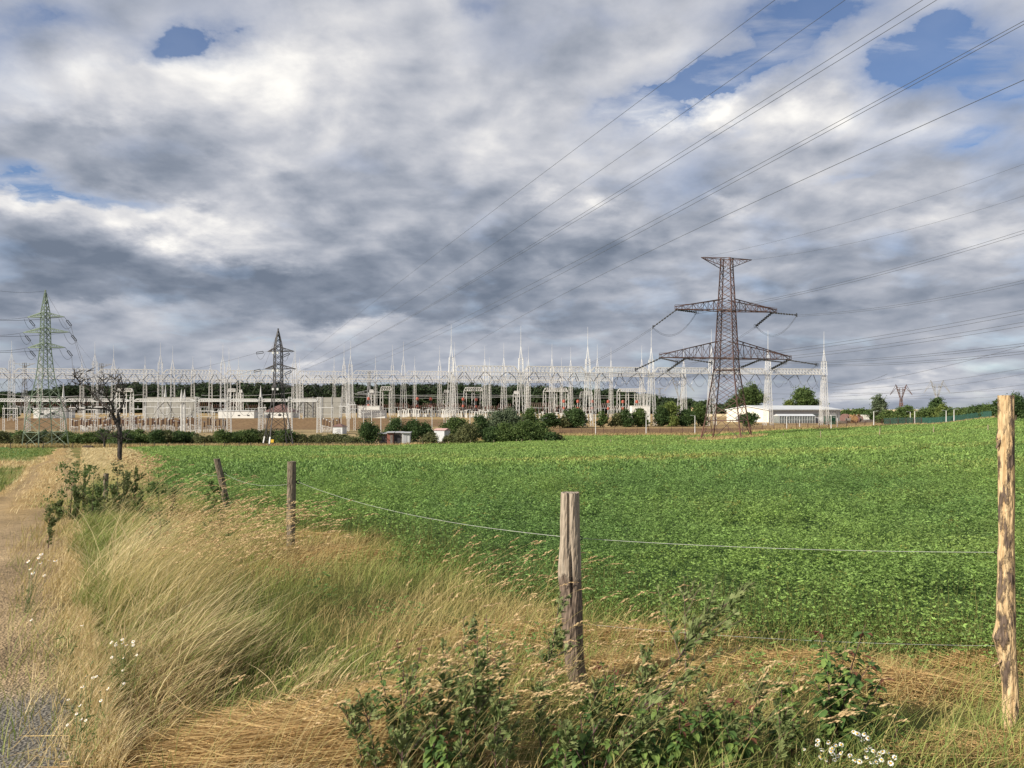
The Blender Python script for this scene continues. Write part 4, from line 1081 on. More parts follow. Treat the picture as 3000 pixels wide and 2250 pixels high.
# raised busbar frames in the yard
def busbar_frame(i, x0, x1, yt, yb, ybase, d, label):
    p = at(x0, yb, d); q = at(x1, yb, d + (x1 - x0) * .02); h = (yb - yt) / FPX * d
    root = empty('busbar_portal', Vector((p.x, p.y, gz(p.x, p.y))), label, 'frame', 'raised busbar frames in the yard')
    beam_mesh(p, q, h, 1.2, root, max(4, int((x1 - x0) / 7)), light=1.25)
    n = 2 if x1 - x0 < 40 else (3 if x1 - x0 < 75 else 4)
    for k in range(n):
        c = p.lerp(q, (k + .1) / (n - .8)); g = gz(c.x, c.y); mb = MB()
        for s in (-.8, .8):
            mb.bar((c.x + s, c.y, g), (c.x + s * .8, c.y, c.z), .26)
        for j in range(5):
            z0 = g + (c.z - g) * j / 5; z1 = g + (c.z - g) * (j + 1) / 5; sg = 1 if j % 2 else -1
            mb.bar((c.x - .8 * sg, c.y, z0), (c.x + .8 * sg, c.y, z1), .11)
        mb.build('leg', M['white_steel'], root, (c.x, c.y, g))
for i, a in enumerate([(344, 389, 1138, 1147, 1200, 380), (669, 690, 1139, 1147, 1200, 400), (702, 709, 1142, 1150, 1200, 410), (1083, 1094, 1142, 1150, 1200, 410), (1115, 1147, 1133, 1143, 1200, 400), (1301, 1315, 1143, 1151, 1200, 390),
                       (1360, 1413, 1135, 1145, 1200, 395), (1506, 1519, 1146, 1154, 1200, 400), (1592, 1663, 1137, 1147, 1200, 395), (1700, 1735, 1147, 1155, 1200, 400), (1809, 1892, 1139, 1147, 1200, 395)]):
    busbar_frame(i, *a, '%s raised white busbar frame in the yard, counting from the leftmost' % nth(i))
# long thin busbars
for i, (x0, x1, y0, y1, d) in enumerate([(1030, 1330, 1152, 1155, 385), (1040, 1560, 1156, 1158, 400), (1330, 1900, 1154, 1157, 392), (590, 860, 1158, 1150, 330), (80, 420, 1160, 1156, 350), (1000, 1500, 1162, 1163, 420), (1500, 1900, 1161, 1163, 420), (560, 860, 1164, 1168, 300), (0, 230, 1155, 1160, 340)]):
    p, q = at(x0, y0, d), at(x1, y1, d + 10); mb = MB(); mb.tube(sag_pts(p, q, .8, 8), .075, 4)
    # carried on slim posts
    o = mb.build('busbar', M['wire_pale'], None, p); tag(o, '%s thin pale busbar stretched across the yard, from the left' % nth(sorted([1030, 1040, 1330, 590, 80, 1000, 1500, 560, 0]).index(x0)), 'busbar', 'busbars across the yard')

# ------------------------------------------------------------------ switchgear
def breaker(px, d, hs, hi, matname, label, cat, group, name, proto=[None]):
    g = gp(px, d)
    root = empty(name, g, label, cat, group)
    st = MB()
    for sx in (-.28, .28): st.bar((g.x + sx, g.y, g.z - .1), (g.x + sx, g.y, g.z + hs), .11)
    st.bar((g.x - .45, g.y, g.z + hs), (g.x + .45, g.y, g.z + hs), .2); st.bar((g.x - .28, g.y, g.z + .2), (g.x + .28, g.y, g.z + hs * .8), .08)
    st.build('stand', M['white_steel'], root, g)
    ins = MB(); ins.disc_stack((g.x, g.y, g.z + hs + .1), (g.x, g.y, g.z + hs + hi), 7, .12, .235, 6)
    ins.build('insulator', M[matname], root, (g.x, g.y, g.z + hs))
    cp = MB(); cp.tube([(g.x, g.y, g.z + hs + hi), (g.x, g.y, g.z + hs + hi + .3)], [.3, .2], 6); cp.bar((g.x - .8, g.y, g.z + hs + hi + .2), (g.x + .8, g.y, g.z + hs + hi + .2), .08)
    cp.build('cap', M['grey_steel'], root, (g.x, g.y, g.z + hs + hi))
    return root
def copy_tree(o, parent=None):
    c = o.copy(); COL.objects.link(c)
    if parent is not None: c.parent = parent
    for ch in list(o.children): copy_tree(ch, c)
    return c
brk = breaker(300, 244, 2.1, 2.3, 'insul_brown', '', 'insulator post', 'brown insulator posts at the front left of the yard', 'insulator_post')
XS = []
x = 212
while x < 668: XS.append((x, 244)); x += GRNG.uniform(5, 15)
x = 238
while x < 560: XS.append((x, 254)); x += GRNG.uniform(10, 18)
x = 942
while x < 1002: XS.append((x, 243)); x += GRNG.uniform(7, 11)
for i, (px, d) in enumerate(sorted(XS)):
    o = brk if i == 0 else copy_tree(brk); o.location = gp(px, d); o.scale = (1, 1, GRNG.uniform(.72, 1.12))
    where = ('behind the brown-roofed grey shed' if px > 900 else 'in the front left bank')
    k = sorted(XS)
    n = sum(1 for p in k if p[0] < px and (p[0] > 900) == (px > 900))
    o['label'] = 'brown insulator post on white stand %s, %s from left' % (where, nth(n))
# slim steel portals carrying the low busbars
def steel_portal(px, w, ytop, d, label):
    g = gp(px, d); W = w / FPX * d; H = EYE + (HZ - ytop) / FPX * d - g.z
    root = empty('steel_portal', g, label, 'portal', 'slim white steel portals in the front left yard')
    for sx in (-W / 2, W / 2):
        m = MB()
        for k in (-.28, .28): m.bar((g.x + sx + k, g.y, g.z - .1), (g.x + sx + k, g.y, g.z + H), .10)
        n = 9
        for j in range(n):
            sg = 1 if j % 2 else -1; m.bar((g.x + sx - .28 * sg, g.y, g.z + H * j / n), (g.x + sx + .28 * sg, g.y, g.z + H * (j + 1) / n), .055)
        m.build('leg', M['white_steel'], root, (g.x + sx, g.y, g.z))
    m = MB(); m.bar((g.x - W / 2 - .5, g.y, g.z + H), (g.x + W / 2 + .5, g.y, g.z + H), .22); t = MB(); t.bar((g.x - W / 2, g.y, g.z + H * .72), (g.x + W / 2, g.y, g.z + H * .72), .10); t.build('tie_bar', M['white_steel'], root, (g.x, g.y, g.z + H * .72))
    n = max(2, int(W / 1.6))
    for k in range(n + 1): x = g.x - W / 2 + W * k / n; m.disc_stack((x, g.y, g.z + H), (x, g.y, g.z + H + 1.0), 4, .05, .12, 5)
    m.build('crossbeam', M['white_steel'], root, (g.x, g.y, g.z + H))
SP = [(30, 38, 1196, 252), (225, 36, 1194, 256), (262, 30, 1200, 250), (300, 34, 1192, 262), (345, 44, 1196, 254), (404, 36, 1198, 250), (440, 30, 1192, 260), (478, 24, 1195, 250), (512, 44, 1193, 256), (545, 22, 1196, 262), (604, 34, 1204, 252), (640, 28, 1206, 258), (768, 16, 1194, 246), (955, 36, 1194, 256), (1008, 22, 1190, 250), (1030, 18, 1186, 256)]
for i, (px, w, yt, d) in enumerate(SP): steel_portal(px, w, yt, d, '%s slim white steel portal from the left in the front left yard' % nth(i))
wst = None; WX = []
x = 1168
while x < 1490:
    WX.append((x, 330 + (x % 3) * 8)); x += GRNG.uniform(6, 10)
x = 1560
while x < 1735: WX.append((x, 320)); x += GRNG.uniform(8, 13)
def white_stand(px, d):
    g = gp(px, d); root = empty('apparatus_stand', g, '', 'stand', 'white apparatus stands in the yard')
    m = MB(); m.box((g.x, g.y, g.z + .6), (1.0, .9, 1.4)); m.bar((g.x, g.y, g.z + 1.2), (g.x, g.y, g.z + 3.2), .5); m.box((g.x, g.y, g.z + 3.3), (1.3, .5, .35)); m.build('pedestal', M['white_paint'], root, g)
    t = MB(); t.disc_stack((g.x, g.y, g.z + 3.5), (g.x, g.y, g.z + 5.6), 6, .14, .26, 5); t.build('insulator', M['insul_brown'], root, (g.x, g.y, g.z + 3.5))
    return root
ws = white_stand(1200, 330)
for i, (px, d) in enumerate(WX):
    o = ws if i == 0 else copy_tree(ws); o.location = gp(px, d); o.scale = (1, 1, GRNG.uniform(.8, 1.1))
    o['label'] = 'white pedestal with a dark insulator, %s from the left in the bank behind the bushes' % nth(i)
def red_unit(px, d):
    g = gp(px, d); root = empty('current_transformer', g, '', 'transformer', 'red-capped current transformers in the yard')
    m = MB(); m.bar((g.x, g.y, g.z - .1), (g.x, g.y, g.z + 2.0), .5); m.build('pedestal', M['dark_steel'], root, g)
    t = MB(); t.disc_stack((g.x, g.y, g.z + 2.0), (g.x, g.y, g.z + 4.4), 7, .2, .4, 6); t.disc_stack((g.x, g.y, g.z + 5.6), (g.x, g.y, g.z + 7.4), 5, .2, .4, 6); t.build('insulator', M['insul_dark'], root, (g.x, g.y, g.z + 2))
    r = MB(); r.lathe((g.x, g.y, g.z + 4.4), [(.35, 0), (.55, .2), (.55, 1.0), (.3, 1.2)], 8); r.lathe((g.x, g.y, g.z + 7.4), [(.4, 0), (.65, .2), (.65, 1.1), (.3, 1.4)], 8); r.build('red_cap', M['insul_red'], root, (g.x, g.y, g.z + 4.4))
    return root
ru = None
for i, px in enumerate([1080, 1223, 1262, 1357, 1395, 1652, 1693, 1735, 1782, 1825, 1866]):
    if ru is None: ru = o = red_unit(px, 345)
    else: o = copy_tree(ru)
    o.location = gp(px, 345); o['label'] = 'red-capped dark current transformer among the gantries, %s from the left' % nth(i)
# dark low switchgear lines at the foot of the wood
def dark_gear(px, d):
    g = gp(px, d); root = empty('switchgear_bay', g, '', 'switchgear', 'dark switchgear bays before the wood')
    m = MB()
    for k in range(5):
        m.bar((g.x + k * 1.7 - 3.4, g.y, g.z), (g.x + k * 1.7 - 3.4, g.y, g.z + 4.2), .22)
    m.bar((g.x - 3.6, g.y, g.z + 3.9), (g.x + 3.6, g.y, g.z + 3.9), .3); m.build('frame', M['grey_steel'], root, g)
    t = MB()
    for k in range(7): t.disc_stack((g.x + k * 1.1 - 3.3, g.y, g.z + 4.1), (g.x + k * 1.1 - 3.3 + .5, g.y, g.z + 6.4), 5, .14, .3, 5)
    t.build('insulators', M['insul_brown'], root, (g.x, g.y, g.z + 4)); return root
dg = None; k = 0
for x0, x1, d in ((1130, 1500, 430), (1560, 1900, 430), (40, 300, 420), (560, 650, 420), (690, 760, 420), (1040, 1090, 420)):
    x = x0
    while x < x1:
        if dg is None: dg = o = dark_gear(x, d)
        else: o = copy_tree(dg)
        o.location = gp(x, d + GRNG.uniform(-8, 8)); o['DX'] = x; o.scale = (1, 1, GRNG.uniform(.8, 1.2)); x += GRNG.uniform(38, 48); k += 1
for i, o in enumerate(sorted([o for o in bpy.data.objects if o.name.startswith('switchgear_bay')], key=lambda o: o['DX'])):
    o['label'] = 'dark low switchgear bay at the foot of the wood, %s from the left' % nth(i); del o['DX']

# ------------------------------------------------------------------ conductors
V = Vector
def plan_wire(label, A, ym, pts, group, r=.03, ext=.15):
    """A: far anchor (world). ym: forward distance where the wire crosses photo column pts[0]; pts: photo points on the wire"""
    m0 = at(pts[0][0], pts[0][1], ym); d = V((m0.x - A.x, m0.y - A.y))
    S = [0., 1.]; Z = [A.z, m0.z]
    for px, py in pts[1:]:
        k = (px - 1500) / FPX      # A + d*s  with X = k*Y
        s = (k * A.y - A.x) / (d.x - k * d.y); S.append(s); Yc = A.y + d.y * s; Z.append(EYE + (HZ - py) / FPX * Yc)
    co = np.polyfit(S, Z, 2 if len(S) > 2 else 1)
    smax = max(S) * (1 + ext); out = []
    for s in np.linspace(0, smax, 40):
        y = A.y + d.y * s
        if y < -30: break
        out.append(V((A.x + d.x * s, y, float(np.polyval(co, s)))))
    return conductor(out, r, label, group)
g = 'conductors overhead from the upper right'
plan_wire('overhead line highest in the sky, uppermost of the slanting wires', at(848, 1085, 318), 95, [(1500, 576), (2270, 0)], g, .022)
plan_wire('overhead line second highest of the slanting wires', at(868, 1087, 318), 108, [(1500, 678), (2476, 0)], g, .022)
plan_wire('upper wire of the narrow pair in the middle of the slanting lines', at(874, 1088, 320), 118, [(1500, 752), (2703, 0)], g, .024)
plan_wire('lower wire of the narrow pair in the middle of the slanting lines', at(876, 1089, 320), 119, [(1500, 759), (2744, 0)], g, .024)
plan_wire('upper wire of the slanting pair leaving the photo near its top right corner', at(990, 1088, 325), 145, [(1500, 861), (3000, 61)], g, .026)
plan_wire('lower wire of the slanting pair leaving the photo near its top right corner', at(1020, 1089, 330), 147, [(1500, 876), (3000, 71)], g, .026)
plan_wire('lowest of the slanting overhead wires, ending at the nearest gantry row', at(1322, 1050, 240), 170, [(1500, 942), (3000, 234)], g, .026)
g = 'conductors of the rust-brown pylon towards the right'
def bundle(label, P, px, py, d, sep=(0, 0, .4), r=.03, sag=1.5, grp=g, ext=1.25, mat='wire'):
    q = at(px, py, d); q = P.lerp(q, ext)
    for k, w in ((0, 'upper'), (1, 'lower')) if sep else ((0, ''),):
        o = V(sep) * k if sep else V((0, 0, 0))
        conductor(sag_pts(P - o, q - o * 1.6, sag, 24), r, (w + ' wire of ' if w else '') + label, grp, mat)
bundle('thin earth wire from the left tip of the rust-brown pylon, rising to the right edge', BPE['top', -1], 3000, 456, 128, None, .02, 2.2)
bundle('thin earth wire from the right tip of the rust-brown pylon, rising to the right edge', BPE['top', 1], 3000, 549, 128, None, .02, 2.2)
bundle('the pair from the left end of the upper crossarm', BPS['ul'][1], 3000, 652, 128, (0, 0, .35), .03, 2.0)
bundle('the pair from the right end of the upper crossarm', BPS['ur'][1], 3000, 803, 128, (0, 0, .3), .025, 1.6)
bundle('the pair from the left end of the lower crossarm', BPS['l1'][1], 3000, 892, 130, (0, 0, .45), .03, 1.4)
bundle('the pair from the left middle of the lower crossarm', BPS['l2'][1], 3000, 929, 130, (0, 0, .45), .03, 1.3)
bundle('the pair from the right middle of the lower crossarm', BPS['l3'][1], 3000, 995, 132, (0, 0, .3), .03, 1.0)
bundle('the pair from the right end of the lower crossarm', BPS['l4'][1], 3000, 1018, 134, (0, 0, .3), .03, 1.0)
g = 'conductors from the rust-brown pylon down to the yard'
for key, px, w in (('ul', 1660, 'top left'), ('ur', 1960, 'top right'), ('l1', 1560, 'outermost left'), ('l2', 1690, 'inner left'), ('l3', 1990, 'inner right'), ('l4', 2160, 'outermost right')):
    X, Y = on_line(px, 243, .168); q = V((X, Y, GF[2][0] + .2)); P = BPS[key][0]
    bundle('pair dropping from the %s string of the rust-brown pylon' % w, P, 1500 + FPX * q.x / q.y, HZ - (q.z - EYE) / q.y * FPX, q.y, (0, 0, .35), .03, 1.0, g, 1.0)
g = 'conductors of the green pylon'
for ai, (ys, nm) in enumerate(((1029, 'lowest'), (982, 'middle'), (934, 'top'))):
    for s in (-1, 1):
        P = GP[2][ai, s]; q = at(-60, ys - (3 if s < 0 else -3), 150)
        conductor(sag_pts(P, q, .4, 10), .035, 'wire leaving the %s end of the green pylon %s crossarm for the left edge' % ('left' if s < 0 else 'right', nm), g)
        P2 = P + V((.55, 1.6, -1.75)); X, Y = on_line({(0, -1): 150, (1, -1): 180, (2, -1): 190, (0, 1): 215, (1, 1): 262, (2, 1): 250}[ai, s], 326, .2)
        conductor(sag_pts(P2, V((X, Y, GE[2][0] + .3)), 1.2, 14), .03, 'wire dropping from the %s end of the green pylon %s crossarm to the gantry' % ('left' if s < 0 else 'right', nm), g)
T = V((GP[1].x, GP[1].y, GP[1].z + 34.8)); conductor(sag_pts(T, at(-60, 842, 150), .6, 10), .025, 'earth wire from the tip of the green pylon to the left edge', g)
X, Y = on_line(278, 326, .2); conductor(sag_pts(T, V((X, Y, 19.5)), 1.5, 14), .025, 'earth wire from the tip of the green pylon down to a gantry column', g)
g = 'conductors of the dark pylon'
T = V((DP[1].x, DP[1].y, DP[1].z + 26.6)); X, Y = on_line(735, 243, .05); conductor(sag_pts(T, V((X, Y, EYE + 40 / FPX * Y)), .8, 12), .022, 'earth wire from the tip of the dark pylon down to the low gantry', g)
for ai, nm, px in ((2, 'top', 560), (1, 'middle', 620)):
    P = DP[2][ai, -1] + V((-2.8, .6, -.3)); X, Y = on_line(px - 220, 326, .2)
    conductor(sag_pts(P, V((X, Y, P.z - 2.5)), 1.0, 12), .025, 'wire from the left end of the %s crossarm of the dark pylon across the yard' % nm, g)
g = 'far conductors low over the right horizon'
for i, (x0, y0, x1, y1, d0, d1) in enumerate(sorted([(2420, 1163, 3060, 1085, 420, 330), (2430, 1143, 3060, 1068, 420, 330), (2425, 1120, 2600, 1095, 300, 280), (2430, 1172, 3060, 1118, 430, 380), (2440, 1150, 3060, 1135, 520, 520), (2430, 1135, 3060, 995, 400, 250), (2640, 1166, 3060, 1150, 560, 600), (1760, 1140, 2300, 1168, 380, 420), (2200, 1151, 2700, 1140, 480, 560)], key=lambda t: -t[1])):
    conductor(sag_pts(at(x0, y0, d0), at(x1, y1, d1), 2.0, 16), .055, '%s faint wire low over the right horizon, counting left ends from the ground' % nth(i), g)
# ------------------------------------------------------------------ buildings
def house(name, label, px0, px1, d, y_eave, wall, roof, depth=8., rot=0., ridge=0., base_y=None, windows=(), cat='building', group=None, over=.25, gable=False):
    """px0..px1 front wall, eave at y_eave; ridge>0 pitched roof height"""
    a = gp(px0, d); b = gp(px1, d); w = b.x - a.x; cx = (a.x + b.x) / 2
    zb = min(gz(a.x, d), gz(b.x, d), gz(cx, d + depth)) - .3; zt = EYE + (HZ - y_eave) / FPX * d; h = zt - zb
    g = V((cx, d + depth / 2, zb)); root = empty(name, g, label, cat, group)
    root.rotation_euler.z = rot
    m = MB(); m.box((0, 0, h / 2), (w, depth, h)); o = m.build('wall', M[wall], root); o.location = (0, 0, 0)
    r = MB()
    if ridge <= 0: r.box((0, 0, h + .16), (w + over * 2, depth + over * 2, .3))
    else:
        X, Yv = w / 2 + over, depth / 2 + over; z0, z1 = h + .01, h + ridge
        if gable:  # ridge along x
            r.v += [V(p) for p in ((-X, -Yv, z0), (X, -Yv, z0), (X, Yv, z0), (-X, Yv, z0), (-X, 0, z1), (X, 0, z1))]
            for f in ((0, 1, 5, 4), (2, 3, 4, 5), (3, 0, 4), (1, 2, 5), (3, 2, 1, 0)): r.face(f)
        else:
            k = min(X, Yv) * .9
            r.v += [V(p) for p in ((-X, -Yv, z0), (X, -Yv, z0), (X, Yv, z0), (-X, Yv, z0), (-X + k, 0, z1), (X - k, 0, z1))]
            for f in ((0, 1, 5, 4), (2, 3, 4, 5), (3, 0, 4), (1, 2, 5), (3, 2, 1, 0)): r.face(f)
    o = r.build('roof', M[roof], root); o.location = (0, 0, 0)
    for wn, x, z, ww, hh, mt in windows:
        q = MB(); q.box((-w / 2 + x * w, -depth / 2 - .02, z * h), (ww, .1, hh)); o = q.build(wn, M[mt], root); o.location = (0, 0, 0)
    return root, w, h, depth
house('relay_house', 'low white building with two small dark windows at the top of the brown bank', 640, 747, 300, 1204, 'white_paint', 'roof_pale', 9, R(-3), windows=[('window', .58, .45, .9, .45, 'dark_open'), ('window', .84, .45, .9, .45, 'dark_open')])
house('relay_house', 'white building with a broad brown hipped roof behind the dark pylon', 774, 855, 305, 1207, 'white_paint', 'roof_brown', 11, R(-4), ridge=3.2, windows=[('door', .2, .4, 1.2, 2, 'dark_open'), ('window', .6, .55, 1.2, .8, 'dark_open')])
house('relay_house', 'long white building partly hidden behind the green pylon and the dead tree', 98, 182, 300, 1198, 'white_paint', 'roof_pale', 9, 0, windows=[('window', .3, .5, 1.2, .7, 'dark_open'), ('window', .7, .5, 1.2, .7, 'dark_open')])
house('kiosk', 'rear plain white block above the brown bank, the longer of the two', 1046, 1112, 315, 1191, 'white_paint', 'white_paint', 5, over=.1)
house('kiosk', 'front plain white block above the brown bank, standing before the longer one', 1057, 1128, 303, 1203, 'white_paint', 'white_paint', 4, over=.1, windows=[('door', .5, .42, .1, 2.2, 'grey_steel')])
house('kiosk', 'white block half hidden behind bushes near the fifth column of the nearest gantry', 1851, 1905, 300, 1191, 'white_paint', 'white_paint', 5, over=.1)
house('shed', 'small tan building above the bushes left of the rust-brown pylon', 2034, 2046, 290, 1195, 'tan_wall', 'roof_brown', 5, over=.1)
house('transformer_kiosk', 'small pale grey shed with a brown hipped roof at the front of the yard', 977, 1007, 232, 1250, 'roof_pale', 'roof_brown', 3.2, R(-12), ridge=.9, over=.3, windows=[('door', .62, .42, .95, 1.7, 'hall_grey'), ('sign_plate', .25, .6, .5, .4, 'white_band')])
house('shed', 'pinkish corrugated sheet shed among the bushes', 1277, 1311, 186, 1261, 'roof_pale', 'pink_sheet', 3., R(-24), ridge=.5, over=.2, gable=True)
# concrete screens between transformers
def screen(label, px0, px1, d, yt, nx, nz):
    a = gp(px0, d); b = gp(px1, d); w = b.x - a.x; zb = min(a.z, b.z) - .3; zt = EYE + (HZ - yt) / FPX * d
    root = empty('fire_wall', V(((a.x + b.x) / 2, d, zb)), label, 'wall', 'grey panel walls in the yard')
    h = zt - zb
    for i in range(nx):
        for j in range(nz):
            m = MB(); m.box((-w / 2 + (i + .5) * w / nx, 0, (j + .5) * h / nz), (w / nx - .10, .5, h / nz - .07)); o = m.build('panel', M['concrete'], root); o.location = (0, 0, 0)
    for i in range(nx + 1):
        m = MB(); m.box((-w / 2 + i * w / nx, .05, h / 2 + .1), (.34, .9, h + .2)); o = m.build('pillar', M['grey_steel'], root); o.location = (0, 0, 0)
screen('tall pale grey panel wall right of the dark pylon', 889, 1000, 312, 1164, 4, 4)
screen('tall pale grey panel wall on the left, behind the brown insulator posts', 427, 573, 312, 1163, 4, 4)
# the storage hall
def hall():
    d = 300
    a, b = at(2252, 1228, d), at(2462, 1228, d + 12); zb = gz(b.x, d) - .4
    root = empty('storage_hall', V((a.x, a.y, zb)), 'long low grey hall with a white roof and cream gable, right of the rust-brown pylon', 'hall')
    ux = (V((b.x, b.y, 0)) - V((a.x, a.y, 0))); Lh = ux.length; ux.normalize(); uy = V((-ux.y, ux.x, 0))
    gl = at(2170, 1228, d + 22); gw = 16.
    ze = EYE + (HZ - 1202) / FPX * d; zr = EYE + (HZ - 1190) / FPX * d
    A = V((a.x, a.y, 0)); Bk = A + uy * gw - ux * 8.; mid = (A + Bk) / 2
    def P(p, z): return V((p.x, p.y, z))
    m = MB(); n = [P(A, zb), P(A + ux * Lh, zb), P(A + ux * Lh, ze), P(A, ze)]
    m.v += n + [P(Bk, zb), P(Bk + ux * Lh, zb), P(Bk + ux * Lh, ze), P(Bk, ze)]
    for f in ((0, 1, 2, 3), (5, 4, 7, 6), (1, 5, 6, 2)): m.face(f)
    m.build('long_wall', M['hall_grey'], root, A)
    m = MB(); m.v += [P(Bk, zb), P(A, zb), P(A, ze), P(mid, zr - .3), P(Bk, ze)]; m.face((0, 1, 2, 3, 4)); m.build('gable_wall', M['hall_cream'], root, A)
    m = MB(); o1 = ux * -.5; o2 = ux * (Lh + .5); ov = uy * -.5
    fr = mid - A
    for s0, s1, zz in ((A + ov, mid, 0), (mid, Bk - ov, 1)):
        i = len(m.v)
        z0, z1 = (ze, zr) if zz == 0 else (zr, ze)
        m.v += [P(s0 + o1, z0), P(s0 + o2, z0), P(s1 + o2, z1), P(s1 + o1, z1)] + [P(s0 + o1, z0 + .35), P(s0 + o2, z0 + .35), P(s1 + o2, z1 + .35), P(s1 + o1, z1 + .35)]
        for f in ((3, 2, 1, 0), (4, 5, 6, 7), (0, 1, 5, 4), (2, 3, 7, 6), (1, 2, 6, 5), (3, 0, 4, 7)): m.face(tuple(i + k for k in f))
    m.build('roof', M['roof_pale'], root, A)
    # darker strip window, doors, downpipes
    m = MB(); q = A + ux * Lh * .58 - uy * .03; m.box(P(q, zb + 2.9), (Lh * .26, .1, .9), math.atan2(ux.y, ux.x)); m.build('dark_panel', M['glass_grey'], root, A)
    for f in (.24, .9):
        m = MB(); q = A + ux * Lh * f - uy * .06; m.box(P(q, zb + 1.7), (3.2, .12, 3.2), math.atan2(ux.y, ux.x)); m.build('door', M['roof_pale'], root, A)
    for f, ww in ((.3, 1.1), (.7, 2.6)):
        m = MB(); q = A.lerp(Bk, f) - ux * .05; an = math.atan2((Bk - A).y, (Bk - A).x); m.box(P(q, zb + 1.5), (ww, .12, 2.4), an); m.build('door', M['hall_grey'], root, A)
    # white lettering on the grey wall, right end, as far as it can be read
    cu = bpy.data.curves.new('lettering', 'FONT'); cu.body = 'EGEM'; cu.size = 1.9; cu.extrude = .02; cu.align_x = 'CENTER'
    t = bpy.data.objects.new('lettering', cu); COL.objects.link(t); cu.materials.append(M['white_band']); 
    me = bpy.data.meshes.new_from_object(t); bpy.data.objects.remove(t); t = bpy.data.objects.new('lettering', me); COL.objects.link(t); t.parent = root
    q = A + ux * Lh * .90 - uy * .2; t.rotation_euler = (R(90), 0, math.atan2(ux.y, ux.x)); t.location = P(q, zb + 3.45) - root.location
    return root, A, ux, uy, zb
HALL = hall()
def lean_to():
    d = 285; a = gp(2283, d); b = gp(2388, d); zb = min(a.z, b.z) - .2; zt = EYE + (HZ - 1219) / FPX * d; zr = EYE + (HZ - 1213) / FPX * d; w = b.x - a.x
    root = empty('greenhouse', V((a.x, d, zb)), 'glazed grey lean-to standing in front of the long hall', 'lean-to')
    m = MB(); m.box((w / 2, 3, (zt - zb) / 2), (w, 5.8, zt - zb)); o = m.build('glazing', M['glass_grey'], root); o.location = (0, 0, 0)
    m = MB(); m.v += [V(p) for p in ((-.2, -.2, zt - zb + .01), (w + .2, -.2, zt - zb + .01), (w + .2, 3, zr - zb), (-.2, 3, zr - zb), (w + .2, 6.2, zt - zb + .01), (-.2, 6.2, zt - zb + .01))]
    for f in ((0, 1, 2, 3), (3, 2, 4, 5), (0, 3, 5), (1, 4, 2)): m.face(f)
    o = m.build('roof', M['roof_pale'], root); o.location = (0, 0, 0)
    m = MB()
    for i in range(15): m.bar((w * i / 14, -.04, 0), (w * i / 14, -.04, zt - zb), .12)
    m.bar((0, -.05, (zt - zb) * .5), (w, -.05, (zt - zb) * .5), .1); o = m.build('frame', M['roof_pale'], root); o.location = (0, 0, 0)
lean_to()
def container(px, d, yt, w, mat, label):
    g = gp(px, d); h = EYE + (HZ - yt) / FPX * d - g.z; root = empty('container', g, label, 'container')
    m = MB(); m.box((0, 0, h / 2), (w, 2.4, h)); o = m.build('body', M[mat], root); o.location = (0, 0, 0)
    m = MB()
    for i in range(8): m.bar((-w / 2 + w * (i + .5) / 8, -1.22, .1), (-w / 2 + w * (i + .5) / 8, -1.22, h - .1), .1)
    o = m.build('ribs', M[mat], root); o.location = (0, 0, 0)
container(2431, 272, 1219, 3.2, 'green_paint', 'green container beside the last gantry column, before the hall')
container(2524, 300, 1215, 5.0, 'white_paint', 'white box behind the heap of cable drums right of the hall')
container(2530, 290, 1228, 3.6, 'roof_pale', 'small pale box in front, right end of the cable drum yard')
container(2400, 290, 1222, 3.0, 'hall_grey', 'grey box at the right end of the glazed lean-to')
M['drum_wood'] = mat_plain('drum_wood', (.42, .25, .12), .8, 0, .4, 2)
for i, (px, d, r, mt) in enumerate([(2476, 288, 1.7, 'roof_brown'), (2490, 292, 1.5, 'drum_wood'), (2500, 286, 1.4, 'drum_wood'), (2510, 290, 1.6, 'drum_wood'), (2484, 284, 1.1, 'wood_shack'), (2518, 286, 1.2, 'roof_brown')]):
    g = gp(px, d); root = empty('cable_drum', g, '%s wooden cable drum from the left in the storage yard beside the hall' % nth(sorted([2476, 2490, 2500, 2510, 2484, 2518]).index(px)), 'cable drum', 'cable drums by the hall')
    for s in (-1, 1):
        m = MB(); m.tube([(s * .75 - .08, 0, r), (s * .75 + .08, 0, r)], r, 16); o = m.build('flange', M[mt], root); o.location = (0, 0, 0); o.rotation_euler.z = 0
    m = MB(); m.tube([(-.66, 0, r), (.66, 0, r)], r * .6, 12); o = m.build('core', M['wood_shack'], root); o.location = (0, 0, 0); root.rotation_euler.z = R(35 + 31 * i)
for i, (px, d) in enumerate([(2455, 282), (2468, 280), (2536, 284), (2548, 288)]):
    g = gp(px, d); m = MB()
    for k in range(3):
        for j in range(5): m.box((g.x, g.y + j * .3 - .6, g.z + .15 + k * .32), (3.2 - k * .4, .26, .24))
    o = m.build('timber_stack', M['wood_shack'], None, g); tag(o, '%s low stack of beams in the storage yard, from the hall outwards' % nth(i), 'stack', 'beam stacks by the hall')
